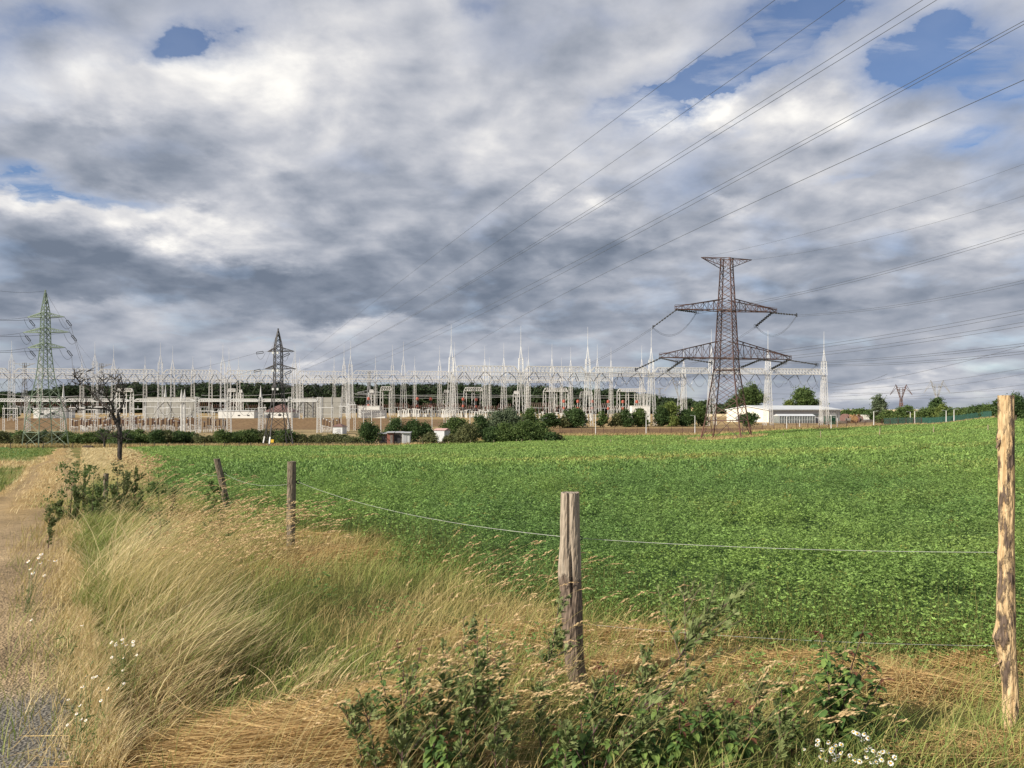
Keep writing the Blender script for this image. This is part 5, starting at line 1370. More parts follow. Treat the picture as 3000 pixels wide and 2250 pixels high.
# wooden shacks
def shack(label, px0, px1, d, yt, mat, door, rot=0):
    a = gp(px0, d); b = gp(px1, d); w = b.x - a.x; zb = a.z - .2; h = EYE + (HZ - yt) / FPX * d - zb
    root = empty('shack', V(((a.x + b.x) / 2, d, zb)), label, 'shack', 'old sheds by the bushes'); root.rotation_euler.z = rot
    m = MB(); n = int(w / .22)
    for i in range(n): m.box((-w / 2 + (i + .5) * w / n, GRNG.uniform(-.02, .02), h / 2), (w / n - .02, .06, h))
    for s in (-1, 1): m.box((s * (w / 2 - .04), 1.3, h / 2), (.06, 2.4, h))
    m.box((0, 2.5, h / 2), (w - .2, .06, h)); o = m.build('wall', M[mat], root); o.location = (0, 0, 0)
    m = MB(); m.box((0, 1.2, h + .08), (w + .5, 3.1, .12)); o = m.build('roof', M['hall_grey'], root); o.location = (0, 0, 0); o.rotation_euler.x = R(3)
    if door:
        m = MB(); m.box((door[0] * w, -.06, h * .45), (door[1], .06, h * .78)); o = m.build('door', M[door[2]], root); o.location = (0, 0, 0)
shack('open-fronted dark board shack, left of the reddish one', 1110, 1133, 183, 1271, 'wood_shack', (.1, .8, 'dark_open'))
shack('reddish board shack between two grey ones', 1134, 1152, 182, 1268, 'red_board', (.2, .6, 'wood_shack'))
shack('shack with a wide dark doorway under a flat roof', 1152, 1178, 182.6, 1268, 'wood_shack', (0, 1.5, 'dark_open'))
shack('pale board shack at the right end of the old sheds', 1178, 1200, 182, 1269, 'roof_pale', (-.1, .8, 'hall_grey'))
# low log trailer at the end of the track
g = gp(253, 150); root = empty('log_pile', g, 'low dark pile of logs at the far end of the track', 'log pile')
for k in range(3):
    for j in range(4 - k):
        m = MB(); y = g.y + j * .42 + k * .2; m.tube([(g.x - .8, y, g.z + .15 + k * .2), (g.x + .8 + GRNG.uniform(-.2, .2), y, g.z + .15 + k * .2)], .12, 7); m.build('log', M['trunk'], root, (g.x, y, g.z + .3 + k * .36))

# ------------------------------------------------------------------ yard fence, lamp posts
def yard_fence(label, pts, h, mat, step, mesh_alpha, name='chain_link_fence'):
    P = [gp(px, d) for px, d in pts]; root = empty(name, P[0], label, 'fence')
    tot = 0; posts = []; wires = MB()
    for a, b in zip(P[:-1], P[1:]):
        n = max(1, int((b - a).length / step))
        for i in range(n):
            q = a.lerp(b, i / n); q.z = gz(q.x, q.y); posts.append(q)
    posts.append(P[-1])
    for q in posts:
        m = MB(); m.bar(q - V((0, 0, .2)), q + V((0, 0, h)), .11); m.build('post', M[mat], root, q)
    for a, b in zip(posts[:-1], posts[1:]):
        for k in range(7): wires.bar(a + V((0, 0, .1 + k * (h - .15) / 6)), b + V((0, 0, .1 + k * (h - .15) / 6)), .03)
        n = 7
        for i in range(n):
            p = a.lerp(b, i / n); q = a.lerp(b, (i + 1) / n)
            wires.bar(p + V((0, 0, .1)), q + V((0, 0, h - .1)), .028); wires.bar(q + V((0, 0, .1)), p + V((0, 0, h - .1)), .028)
    wires.build('mesh_panel', M[mat], root, P[0])
yard_fence('brown-looking chain-link fence along the foot of the bank, behind the field', [(1640, 208), (1800, 209), (2000, 210), (2200, 211), (2400, 211), (2560, 216), (2700, 224)], 2.2, 'rust_steel', 2.9, 0)
M['green_net'] = mat_plain('green_net', (.03, .10, .075), .7, 0, .3, 1)
def net_fence():
    P = [gp(px, d) for px, d in ((2590, 250), (2680, 246), (2760, 236), (2870, 215), (2905, 205))]; root = empty('net_fence', P[0], 'dark green netting fence in front of the right-hand bushes', 'fence')
    m = MB(); rr = random.Random(2)
    for a, b in zip(P[:-1], P[1:]):
        n = 10
        for i in range(n):
            p = a.lerp(b, i / n); q = a.lerp(b, (i + 1) / n); p.z = gz(p.x, p.y); q.z = gz(q.x, q.y)
            pp = MB(); pp.bar(p - V((0, 0, .3)), p + V((0, 0, 2.2)), .1); pp.build('post', M['green_net'], root, p)
            for k in range(16): m.bar(p + V((0, 0, .05 + k * .125)), q + V((0, 0, .05 + k * .125)), .05)
            for j in range(14): s = p.lerp(q, (j + .5) / 14); m.bar(s, s + V((0, 0, 2.0)), .04)
    m.build('netting', M['green_net'], root, P[0])
net_fence()
def lamp(px, d, yt, label, arm=1):
    g = gp(px, d); zt = EYE + (HZ - yt) / FPX * d; root = empty('lamp_post', g, label, 'lamp post', 'pale lamp posts round the yard')
    m = MB(); m.tube([(g.x, g.y, g.z - .2), (g.x, g.y, zt)], [.13, .085], 6); m.build('pole', M['white_steel'], root, g)
    m = MB(); m.bar((g.x, g.y, zt), (g.x - .9 * arm, g.y, zt + .12), .09); m.box((g.x - 1.0 * arm, g.y, zt + .12), (.5, .25, .12)); m.build('lamp_head', M['grey_steel'], root, (g.x, g.y, zt))
LP = [(558, 236, 1207), (1065, 262, 1208), (1089, 246, 1190), (1116, 240, 1205), (1143, 262, 1200), (1175, 266, 1210), (1220, 270, 1212), (1266, 243, 1190), (1301, 262, 1196), (1377, 240, 1208), (1457, 230, 1211), (1505, 225, 1213), (1590, 214, 1226), (1745, 207, 1213), (1893, 209, 1218), (2036, 210, 1218), (2305, 211, 1220), (2343, 222, 1228), (2435, 211, 1216),
      (2453, 228, 1224), (2560, 215, 1205), (2667, 250, 1207), (2680, 228, 1205), (2772, 228, 1203), (2795, 212, 1200)]
for i, (px, d, yt) in enumerate(LP): lamp(px, d, yt, '%s pale lamp post along the yard edge, counted from the leftmost' % nth(i), 1 if i % 2 else -1)

# ------------------------------------------------------------------ stakes of the far field fences
def stake(px, d, h, label, group, mat, r=.06, lean=0., name='fence_stake'):
    g = gp(px, d); m = MB(); rr = random.Random(int(px * 7)); k = rr.uniform(-.05, .05) + lean
    m.tube([g - V((0, 0, .3)), g + V((k * h * .5, 0, h * .5)), g + V((k * h, 0, h))], [r * 1.1, r, r * .85], 6)
    o = m.build(name, M[mat], None, g); tag(o, label, 'stake', group)
i = 0
for px, y, d in [(2895, 1244, 80), (2735, 1250, 81), (2576, 1253, 83), (2405, 1262, 100), (2295, 1281, 142), (2149, 1284, 152), (2043, 1282, 152), (2010, 1286, 158), (1911, 1288, 160), (1789, 1293, 165), (1687, 1288, 168), (1600, 1289, 172), (1553, 1291, 174), (1529, 1291, 175), (1513, 1287, 176), (1447, 1289, 176), (1378, 1290, 176), (1314, 1293, 176)]:
    g = gp(px, d); h = max(.8, EYE + (HZ - y) / FPX * d - g.z)
    stake(px, d, min(h, 1.9), '%s pale stake from the right in the line across the far field' % nth(i), 'stakes across the far field', 'stalk', .05 if d < 120 else .075, .12 if px == 2576 else 0); i += 1
i = 0
for px, d in [(32, 142), (79, 144), (126, 145), (188, 150), (214, 155), (322, 160), (345, 160), (367, 160), (411, 160), (453, 161), (493, 161), (538, 162), (599, 163), (658, 164), (700, 166), (735, 167), (830, 168), (875, 170), (900, 172), (938, 173), (975, 174), (1012, 175), (1060, 175), (1105, 176), (1160, 176), (1238, 176)]:
    stake(px, d, 1.25, '%s dark stake from the left along the far left field edge' % nth(i), 'stakes along the far left field edge', 'stalk_dark', .075); i += 1
m = MB()
for (p0, d0), (p1, d1) in zip([(322, 160), (538, 162), (875, 170)], [(538, 162), (875, 170), (1238, 176)]):
    for z in (.7, 1.05): m.bar(gp(p0, d0) + V((0, 0, z)), gp(p1, d1) + V((0, 0, z)), .022)
o = m.build('fence_wire', M['wire'], None, gp(322, 160)); tag(o, 'two thin wires along the dark stakes at the far left field edge', 'wire')

# ------------------------------------------------------------------ trees, bushes, forest
LEAFC = {'dark': ([.035, .070, .025], [.095, .150, .050]), 'mid': ([.050, .092, .028], [.140, .195, .060]), 'light': ([.090, .140, .035], [.21, .25, .075]), 'olive': ([.075, .095, .042], [.19, .195, .085]), 'grey': ([.075, .11, .06], [.20, .245, .15])}
def crown_mesh(rng, blobs, leaf, dens, kind, up=.4):
    """blobs: (x,y,z,rx,ry,rz). Leaf sprays gathered in clumps through each blob's volume, thin at the rim"""
    parts = []
    lo, hi = LEAFC[kind]
    for bx, by, bz, rx, ry, rz in blobs:
        nc = max(5, int(dens * (rx * ry * rz) ** (2 / 3) * 5 / max(leaf, .12)))
        nc = min(nc, 130)
        d = rand_dirs(nc, .25, rng); rad = rng.uniform(.35, 1.25, nc) ** .7
        cc = np.stack([bx + d[:, 0] * rx * rad, by + d[:, 1] * ry * rad, bz + d[:, 2] * rz * rad], 1)
        cs = rng.uniform(.12, .34, nc) * (rx * ry * rz) ** (1 / 3)
        per = 16; n = nc * per
        off = rng.normal(size=(n, 3)) * np.repeat(cs, per)[:, None] * np.array([1, 1, .65])
        C = np.repeat(cc, per, 0) + off
        A = rand_dirs(n, .1, rng); S = unit(np.cross(A, rand_dirs(n, .2, rng)))
        sz = leaf * rng.uniform(.5, 1.25, n)
        tone = np.repeat(rng.beta(1.1, 1.6, nc), per) * .85 + rng.random(n) * .3
        parts.append((leaf_quads(C, A, S, sz, sz * .55), quad_index(n), rep4(mixc(lo, hi, np.clip(tone, 0, 1)))))
    return join_np(parts)
def plant_tree(name, label, cat, px, d, y_top, width_px, kind, group=None, y_base=None, seed=0, trunk_frac=.25, leaf=None, nblob=None, shape='round', sparse=1.0, base_z=None):
    rng = np.random.default_rng(seed + 1000 + int(px * 3)); g = gp(px, d)
    if base_z is not None: g.z = base_z
    zt = EYE + (HZ - y_top) / FPX * d; H = max(1.0, zt - g.z); W = width_px / FPX * d
    root = empty(name, g, label, cat, group)
    z0 = H * trunk_frac; blobs = []
    nb = nblob or 7
    for i in range(nb):
        f = (i + .5) / nb; a = rng.uniform(0, 6.28)
        if shape == 'cone': w = (1 - f * .8)
        elif shape == 'bush': w = math.sqrt(max(.08, 1 - (f * .95) ** 2.2))
        else: w = math.sin(math.pi * (.18 + .74 * f))
        rr = W / 2 * w; off = rr * rng.uniform(.25, .62)
        br = max(rr * rng.uniform(.45, .7), W * .13)
        blobs.append((math.cos(a) * off, math.sin(a) * off * .8, z0 + (H - z0) * (.1 + .78 * f), br, br, max(br * .75, (H - z0) / nb * .8)))
    blobs.append((0, 0, z0 + (H - z0) * .55, W * .3, W * .3, (H - z0) * .42))
    lf = leaf or max(.16, .00115 * d)
    Vv, F, T = crown_mesh(rng, blobs, lf, sparse, kind)
    Vv = Vv.copy(); zmin = .05; Vv[:, 2] = np.maximum(Vv[:, 2], zmin + rng.random(len(Vv)) * .02)
    o = build_np('crown', Vv, F, T, M['leaf']); o.parent = root
    m = MB(); n = 5
    tr = max(.06, H * .022) if H > 1.6 else .006
    m.tube([(0, 0, -.3), (rng.normal(0, .05) * H * .2, 0, z0 + H * .12), (rng.normal(0, .04) * H, rng.normal(0, .03) * H, H * .75)], [tr * 1.3, tr, tr * .3], 6)
    for i in range(n):
        b = blobs[rng.integers(0, len(blobs))]; s = V((0, 0, z0 * .6 + H * .12 * rng.random())); e = V(b[:3]); m.tube([s, s.lerp(e, .5) + V((0, 0, -.05 * H)), e], [tr * .6, tr * .4, tr * .12], 5)
    o2 = m.build('trunk', M['trunk'], root); o2.location = (0, 0, 0)
    return root
BUSH = [  # px, base y, top y, width, tone, shape, where
    (1080, 183, 1236, 60, 'dark', 'round', 'round dark bush left of the wooden shacks'),
    (1160, 196, 1226, 52, 'dark', 'bush', 'dark bush behind the wooden shacks with an upright tip'),
    (1212, 197, 1233, 62, 'dark', 'bush', 'broad dark bush behind the pale shack'),
    (1246, 198, 1240, 40, 'dark', 'bush', 'smaller dark bush at the right end of the bushes behind the shacks'),
    (1262, 182, 1270, 44, 'olive', 'bush', 'scrubby olive bush at the foot of the pinkish shed'),
    (1322, 184, 1277, 40, 'olive', 'bush', 'low olive scrub just right of the pinkish shed'),
    (1337, 200, 1226, 78, 'mid', 'bush', 'tall mid-green bush right of the pinkish shed'),
    (1378, 180, 1246, 66, 'olive', 'bush', 'front olive-green bush at the field edge below the tall mid-green one'),
    (1406, 196, 1218, 52, 'dark', 'round', 'narrow tall dark bush beside the broad thicket'),
    (1452, 204, 1203, 60, 'grey', 'bush', 'grey-green tree-high bush at the left of the thicket under the gantry'),
    (1492, 206, 1198, 70, 'grey', 'bush', 'highest grey-green bush in the thicket before the gantry column'),
    (1446, 181, 1256, 56, 'dark', 'bush', 'low dark bush at the field edge in the middle of the thicket'),
    (1476, 180, 1244, 62, 'mid', 'bush', 'front mid-green bush left of the biggest one at the field edge'),
    (1532, 180, 1239, 84, 'mid', 'bush', 'biggest front bush at the field edge, below the second gantry column'),
    (1553, 212, 1197, 52, 'mid', 'bush', 'bush just right of the second column of the nearest gantry'),
    (1580, 181, 1237, 56, 'mid', 'bush', 'right-hand front bush of the thicket by the field'),
    (1612, 179, 1272, 44, 'dark', 'bush', 'low dark scrub at the right end of the thicket'),
    (1636, 180, 1278, 30, 'olive', 'bush', 'last small scrub before the chain-link fence begins'),
    (1614, 228, 1214, 46, 'dark', 'round', 'dark round bush on the sandy bank right of the thicket'),
    (1648, 229, 1224, 34, 'olive', 'bush', 'low olive bush on the bank between two dark ones'),
    (1686, 231, 1198, 58, 'dark', 'bush', 'large dark bush left of the third gantry column'),
    (1765, 234, 1209, 34, 'mid', 'round', 'small bush alone right of the third gantry column'),
    (1804, 236, 1212, 30, 'olive', 'bush', 'pale olive scrub on the bank'),
    (1833, 236, 1202, 46, 'dark', 'cone', 'dark pointed bush left of the fourth gantry column'),
    (1872, 238, 1200, 46, 'mid', 'bush', 'bush directly left of the fourth gantry column'),
    (1938, 240, 1194, 42, 'dark', 'bush', 'dark bush directly right of the fourth gantry column'),
    (1966, 242, 1178, 58, 'light', 'round', 'light green leafy tree right of the fourth gantry column'),
    (1974, 238, 1222, 30, 'light', 'bush', 'bright low bush in front of the light green tree'),
    (2010, 242, 1206, 54, 'dark', 'bush', 'dark bush left of the foot of the rust-brown pylon'),
    (2046, 246, 1184, 44, 'mid', 'bush', 'bush against the fifth gantry column behind the rust-brown pylon'),
    (2198, 232, 1211, 44, 'dark', 'round', 'dark round bush before the cream gable of the hall'),
]
for i, (px, d, yt, w, kind, shp, lab) in enumerate(BUSH):
    plant_tree('bush', lab, 'bush', px, d, yt - 3, w * 1.28, kind, 'bushes between the field and the yard', seed=i, trunk_frac=.04, shape=shp)
for i, (px, d, yt, w, kind, shp, lab) in enumerate([
    (2200, 330, 1122, 76, 'mid', 'round', 'tall broad tree rising behind the cream gable of the hall'),
    (2150, 330, 1160, 52, 'dark', 'round', 'dark tree seen through the lattice of the rust-brown pylon'),
    (2352, 345, 1136, 92, 'mid', 'round', 'broad rounded tree behind the white roof of the hall'),
    (2312, 345, 1172, 40, 'light', 'round', 'lower pale tree at the left foot of the tree behind the hall roof'),
    (2573, 292, 1157, 50, 'grey', 'round', 'upright grey-green tree standing alone on the wheat horizon'),
    (2746, 270, 1166, 52, 'dark', 'round', 'dark tree in front of the wide-headed far pylon'),
    (2976, 150, 1153, 66, 'dark', 'round', 'pine-like tree at the right edge beyond the peeled post'),
    (2915, 190, 1166, 26, 'dark', 'round', 'thin sparse tree just left of the peeled post top'),
    (2960, 165, 1186, 70, 'mid', 'bush', 'bushy tree at the right edge below the pine-like tree')]):
    plant_tree('tree', lab, 'tree', px, d, yt, w, kind, 'trees on the right', seed=40 + i, trunk_frac=.22 if shp == 'round' else .05, shape=shp, sparse=.35 if px == 2915 else 1)
for i, (px, d, yt, w, kind) in enumerate([(2480, 330, 1205, 40, 'mid'), (2520, 320, 1203, 46, 'mid'), (2554, 300, 1206, 36, 'dark'), (2605, 272, 1209, 44, 'mid'), (2640, 268, 1209, 40, 'light'), (2660, 262, 1195, 48, 'mid'), (2695, 256, 1208, 40, 'light'), (2722, 252, 1200, 44, 'mid'), (2764, 246, 1190, 40, 'light'), (2790, 240, 1202, 44, 'dark'),
                                           (2818, 236, 1201, 46, 'mid'), (2846, 230, 1198, 46, 'mid'), (2876, 226, 1193, 52, 'dark'), (2902, 214, 1190, 50, 'mid'), (2990, 180, 1190, 60, 'mid'), (3030, 170, 1180, 70, 'dark'), (2700, 300, 1205, 40, 'dark')]):
    plant_tree('bush', '%s hedge bush from the left in the green row behind the netting' % nth(sorted([2480, 2520, 2554, 2605, 2640, 2660, 2695, 2722, 2764, 2790, 2818, 2846, 2876, 2902, 2990, 3030, 2700]).index(px)), 'bush', px, d, yt - 4, w * 1.5, kind, 'hedge bushes on the right', seed=60 + i, trunk_frac=.03, shape='bush')
rr = random.Random(12); HX = []
x = -60
while x < 1060:
    HX.append(x); x += rr.uniform(26, 40)
HX += [340, 372, 405, 18, 60, 455, 520]
for i, px in enumerate(sorted(HX)):
    d = rr.uniform(184, 200); gap = (575 < px < 640) or (870 < px < 1040)
    yt = rr.uniform(1276, 1288) if gap else rr.uniform(1258, 1276)
    plant_tree('bush', '%s bush from the left in the scrubby hedge below the left yard' % nth(i), 'bush', px, d, yt, rr.uniform(48, 76), rr.choice(['olive', 'mid', 'dark', 'mid']) if not gap else 'olive', 'scrubby hedge below the left yard', seed=100 + i, trunk_frac=.02, shape='bush')
# dark clump behind at far left
for i, (px, yt, w) in enumerate([(8, 1178, 44), (36, 1182, 34), (-25, 1174, 46)]):
    plant_tree('tree', ('dark dense tree at the left edge behind the yard', 'second dark dense tree from the left edge behind the yard', 'dark dense tree cut by the left edge of the photo')[i], 'tree', px, 300, yt, w, 'dark', seed=200 + i, trunk_frac=.05, shape='bush')
# dry scrub under the hedge as ground cover
def forest():
    rng = np.random.default_rng(77); parts = []
    xs = [-300, 0, 60, 130, 200, 300, 500, 700, 860, 1000, 1150, 1300, 1450, 1560, 1660, 1760, 1850, 1950, 2060, 2140, 2180]
    yt = [1160, 1150, 1150, 1142, 1132, 1128, 1128, 1124, 1128, 1130, 1128, 1127, 1130, 1134, 1138, 1143, 1150, 1168, 1182, 1190, 1198]
    x = -300.
    while x < 2180:
        for row in range(3):
            d = 560 + row * 45 + rng.uniform(-15, 15); top = np.interp(x, xs, yt) + rng.normal(0, 3.5) + row * -1 + 3
            c = at(x + rng.uniform(-6, 6), top, d); zb = gz(c.x, d); H = max(4, c.z - zb); w = rng.uniform(4.5, 8)
            blobs = [(c.x + rng.normal(0, 1.5), d + rng.normal(0, 1.5), zb + H * f, w * k, w * k, H * .17) for f, k in ((.2, .8), (.42, 1), (.62, .95), (.82, .62))]
            parts.append(crown_mesh(rng, blobs, .95, .26, 'dark'))
        x += rng.uniform(9, 17)
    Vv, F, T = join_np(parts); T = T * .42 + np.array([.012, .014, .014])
    o = build_np('forest', Vv, F, T, M['leaf_far']); stuff(o, 'dark wood along the skyline behind the yard', 'forest')
forest()

# ------------------------------------------------------------------ the dead tree by the track
def dead_tree():
    d = 42.; g = gp(350, d); s = .3617
    root = empty('dead_tree', g, 'bare blackened dead tree with twisted limbs beside the track', 'tree')
    def P(zx, zy, dd): return at(zx * s, 800 + zy * s, d + dd)
    tr = [(966, 1575, 0), (970, 1500, 0), (972, 1400, .02), (974, 1320, .03), (966, 1260, .05), (945, 1215, .08), (925, 1175, .1), (908, 1135, .1)]
    m = MB(); m.tube([P(*p) for p in tr], [.16, .115, .105, .11, .105, .10, .095, .085], 9)
    rr = random.Random(4)
    for k in range(26):   # ridges and knots on the bark
        p = P(*tr[rr.randrange(0, 5)]); a = rr.uniform(0, 6.28); q = p + V((math.cos(a) * .09, math.sin(a) * .09, rr.uniform(-.4, .6))); m.tube([q, q + V((rr.uniform(-.05, .05), 0, rr.uniform(.3, .8)))], [.04, .015], 5)
    m.build('trunk', M['bark_dead'], root, g, smooth=True)
    limbs = [([(955, 1230, 0), (962, 1180, .2), (955, 1135, .3), (975, 1100, .4), (1000, 1050, .5), (1006, 1000, .4), (990, 955, .3), (988, 905, .3), (1000, 860, .2)], .20),
             ([(908, 1140, .1), (885, 1112, 0), (835, 1098, -.3), (740, 1095, -.6), (640, 1110, -.9), (560, 1122, -1.0), (515, 1121, -1.1)], .13),
             ([(908, 1140, .1), (880, 1090, .2), (840, 1060, .3), (800, 1025, .4), (765, 985, .5), (735, 955, .5), (690, 920, .6), (640, 880, .7), (605, 835, .7), (586, 815, .7)], .15),
             ([(915, 1150, 0), (912, 1090, -.3), (895, 1045, -.5), (862, 1000, -.6), (832, 940, -.7), (812, 910, -.8), (790, 895, -.8)], .13),
             ([(925, 1120, .2), (910, 1060, .6), (918, 1010, .8), (935, 965, .9), (940, 930, .9), (948, 905, 1.)], .12),
             ([(735, 955, .5), (718, 905, .4), (705, 860, .3), (698, 800, .3)], .075),
             ([(690, 920, .6), (650, 905, .9), (610, 900, 1.1)], .05), ([(640, 880, .7), (628, 850, .6), (600, 845, .5)], .045),
             ([(832, 940, -.7), (845, 905, -.8), (835, 870, -.8)], .06), ([(862, 1000, -.6), (840, 990, -.9), (805, 960, -1)], .05),
             ([(1006, 1000, .4), (985, 975, .1), (975, 935, 0), (950, 905, -.1)], .06), ([(988, 905, .3), (960, 880, .3), (930, 862, .4)], .045),
             ([(960, 1340, 0), (935, 1325, -.3), (905, 1303, -.5), (880, 1298, -.6)], .05), ([(974, 1210, .2), (925, 1195, -.2), (880, 1165, -.4)], .05),
             ([(740, 1095, -.6), (700, 1080, -.7), (660, 1082, -.8)], .045), ([(800, 1025, .4), (770, 1030, .6), (730, 1010, .8)], .05), ([(972, 1370, 0), (995, 1340, -.3), (1015, 1322, -.5)], .035)]
    for pts, r in limbs:
        m = MB(); Q = [P(*p) for p in pts]; n = len(Q); r *= .46; rad = [max(.011, r * (1 - i / (n - .6))) for i in range(n)]
        m.tube(Q, rad, 7)
        for k in range(9):     # fine twigs
            i = rr.randrange(max(1, n // 3), n); p = Q[i]; v = V((rr.uniform(-1, 1), rr.uniform(-.6, .6), rr.uniform(-.1, 1.0))).normalized() * rr.uniform(.25, .8)
            mid = p + v * .5 + V((rr.uniform(-.1, .1), 0, rr.uniform(-.05, .1))); m.tube([p, mid, p + v], [min(.028, rad[i] + .008), .016, .008], 4)
            w = V((rr.uniform(-1, 1), rr.uniform(-.6, .6), rr.uniform(0, 1.0))).normalized() * rr.uniform(.15, .4); m.tube([mid, mid + w], [.013, .006], 3)
        m.build('limb', M['bark_dead'], root, Q[0], smooth=True)
dead_tree()
def small_bare_tree():
    g = gp(306, 150); root = empty('bare_tree', g, 'small bare tree in the distance, left of the dead tree trunk', 'tree'); rr = random.Random(9)
    m = MB(); m.tube([g - V((0, 0, .2)), g + V((0, 0, 1.6))], [.22, .16], 6); m.build('trunk', M['bark_dead'], root, g)
    m = MB()
    for k in range(11):
        p = g + V((0, 0, rr.uniform(1.2, 1.7))); v = V((rr.uniform(-1.4, 1.4), rr.uniform(-.6, .6), rr.uniform(.5, 2.2))); q = p + v; m.tube([p, p + v * .5 + V((0, 0, .2)), q], [.1, .07, .03], 5)
        for j in range(4): e = p + v * rr.uniform(.4, 1); m.tube([e, e + V((rr.uniform(-.9, .9), 0, rr.uniform(0, .8)))], [.05, .02], 4)
    m.build('branches', M['bark_dead'], root, g)
small_bare_tree()
# ------------------------------------------------------------------ near fence
def post(label, base, top, prof, mat, seed, bumps=(), name='fence_post', k=28, split=False):
    """prof: list of (f along the axis, radius, sideways offset)"""
    base = V(base); top = V(top); rows = 46; rng = random.Random(seed)
    root = empty(name, base, label, 'fence post', 'posts of the near field fence')
    m = MB(); ax = top - base; H = ax.length
    fs = [p[0] for p in prof]; rs = [p[1] for p in prof]; os_ = [p[2] for p in prof]
    low = -.35 / H
    for i in range(rows + 1):
        f = low + (1 - low) * i / rows; fc = max(f, 0)
        r = float(np.interp(fc, fs, rs)); off = float(np.interp(fc, fs, os_)); c = base + ax * f + V((off, 0, 0))
        for j in range(k):
            a = 2 * math.pi * j / k
            n = vnoise(np.array([j * .9 + seed]), np.array([f * H * 3.]), seed)[0] - .5
            n2 = vnoise(np.array([math.cos(a) * 2 + seed * 3.1]), np.array([f * H * 9 + math.sin(a) * 2]), seed + 5)[0] - .5
            rr = r * (1 + .10 * n + .10 * n2)
            for bf, ba, bw, bh in bumps:
                da = abs((a - ba + math.pi) % (2 * math.pi) - math.pi); rr += bh * math.exp(-((f - bf) / bw) ** 2 - (da / .7) ** 2)
            if split and f > .42:
                da = abs((a - 4.62 + .12 * math.sin(f * 9) + math.pi) % (2 * math.pi) - math.pi); rr -= r * .42 * math.exp(-(da / .13) ** 2) * min(1, (f - .42) * 8)
            m.v.append(c + V((rr * math.cos(a), rr * math.sin(a), (rng.uniform(-.004, .004) if i == rows else 0))))
    for i in range(rows):
        for j in range(k):
            jj = (j + 1) % k; m.face((i * k + j, i * k + jj, (i + 1) * k + jj, (i + 1) * k + j))
    m.face(tuple(rows * k + j for j in range(k)))
    m.build('timber', M[mat], root, base, smooth=False)
    return root
def basepos(px, d): 
    g = gp(px, d); return g
P1b = basepos(2961, 4.05); P1t = at(2944, 1159, 4.10)
p1 = post('tall freshly peeled post with bark scraps, the tallest one, at the right edge', P1b, P1t, [(0, .040, 0), (.12, .038, .004), (.22, .043, -.012), (.27, .050, -.022), (.33, .043, -.014), (.6, .038, -.004), (.85, .039, .003), (1, .037, .006)], 'post_fresh', 3, bumps=[(.27, 3.4, .025, .016), (.52, 3.3, .02, .010), (.865, 3.2, .012, .016), (.7, .3, .03, .006)])
m = MB(); q = P1b.lerp(P1t, .865) + V((-.035, -.01, 0)); m.tube([q + V((.02, 0, .05)), q, q + V((-.022, 0, -.045))], [.010, .011, .004], 6); m.build('branch_stub', M['post_fresh'], p1, q)
m = MB(); q = P1b.lerp(P1t, .20) + V((-.05, -.01, 0)); m.tube([q + V((.03, 0, .03)), q, q + V((-.05, 0, -.03))], [.009, .007, .003], 6); m.build('branch_stub', M['post_fresh'], p1, q)
P2b = basepos(1684, 4.55); P2t = at(1670, 1443, 4.58)
p2 = post('thick cracked post with bark on its lower half, in the middle of the near fence', P2b, P2t, [(0, .045, .02), (.1, .058, .004), (.3, .062, -.006), (.6, .063, -.008), (.75, .059, -.006), (1, .054, 0)], 'post_bark', 8, split=True, bumps=[(.6, 3.3, .12, .010), (.05, .2, .05, .02)])
P3b = basepos(851, 9.0); P3t = at(855, 1352, 9.05)
p3 = post('weathered grey upright post with black ring insulators, left of the middle of the field edge', P3b, P3t, [(0, .047, 0), (.3, .05, 0), (1, .049, 0)], 'post_grey', 15)
P4b = basepos(672, 12.75); P4t = at(635, 1344, 12.7)
p4 = post('leaning weathered post at the corner of the crop, tilted to the left', P4b, P4t, [(0, .052, 0), (.4, .055, 0), (1, .052, 0)], 'post_grey', 21)
P5b = basepos(308, 13.6); P5t = at(311, 1387, 13.6)
p5 = post('short dark post half hidden in tall weeds beside the track', P5b, P5t, [(0, .045, 0), (1, .040, 0)], 'post_grey', 27)
def ring_ins(par, p, r, dx):
    m = MB(); m.tube([p, p + V((dx * .55, 0, 0))], r * .28, 6); c = p + V((dx, 0, 0))
    m.tube([c + V((r * math.cos(t), 0, r * math.sin(t))) for t in np.linspace(0, 2 * math.pi, 15)], r * .32, 6, False)
    m.build('ring_insulator', M['plastic_black'], par, p); return c
I3 = ring_ins(p3, at(866, 1412, 9.05), .020, .03); ring_ins(p3, at(866, 1522, 9.03), .017, .025); ring_ins(p3, at(866, 1529, 9.03), .017, .025)
I4 = ring_ins(p4, at(652, 1387, 12.72), .022, .03)
I2 = ring_ins(p2, at(1690, 1577, 4.66), .012, .02); I1 = ring_ins(p1, at(2925, 1618, 4.15), .009, -.012)
pts = []
A0 = at(590, 1384, 15.5)
for a, b, s in ((A0, I4, .05), (I4, I3, .11), (I3, I2, .09), (I2, I1, .02)):
    pts += sag_pts(a, b, s, 16)[0 if not pts else 1:]
m = MB(); m.tube(pts, .00125, 5); o = m.build('electric_fence_line', M['cord'], None, pts[0]); tag(o, 'white electric fence cord running along the tops of the near posts', 'fence cord')
pts = sag_pts(at(1655, 1822, 4.62), at(2925, 1892, 4.12), .03, 16); m = MB(); m.tube(pts, .0007, 5); o = m.build('fence_wire', M['wire_pale'], None, pts[0]); tag(o, 'thin lower wire between the two right-hand near posts', 'wire')
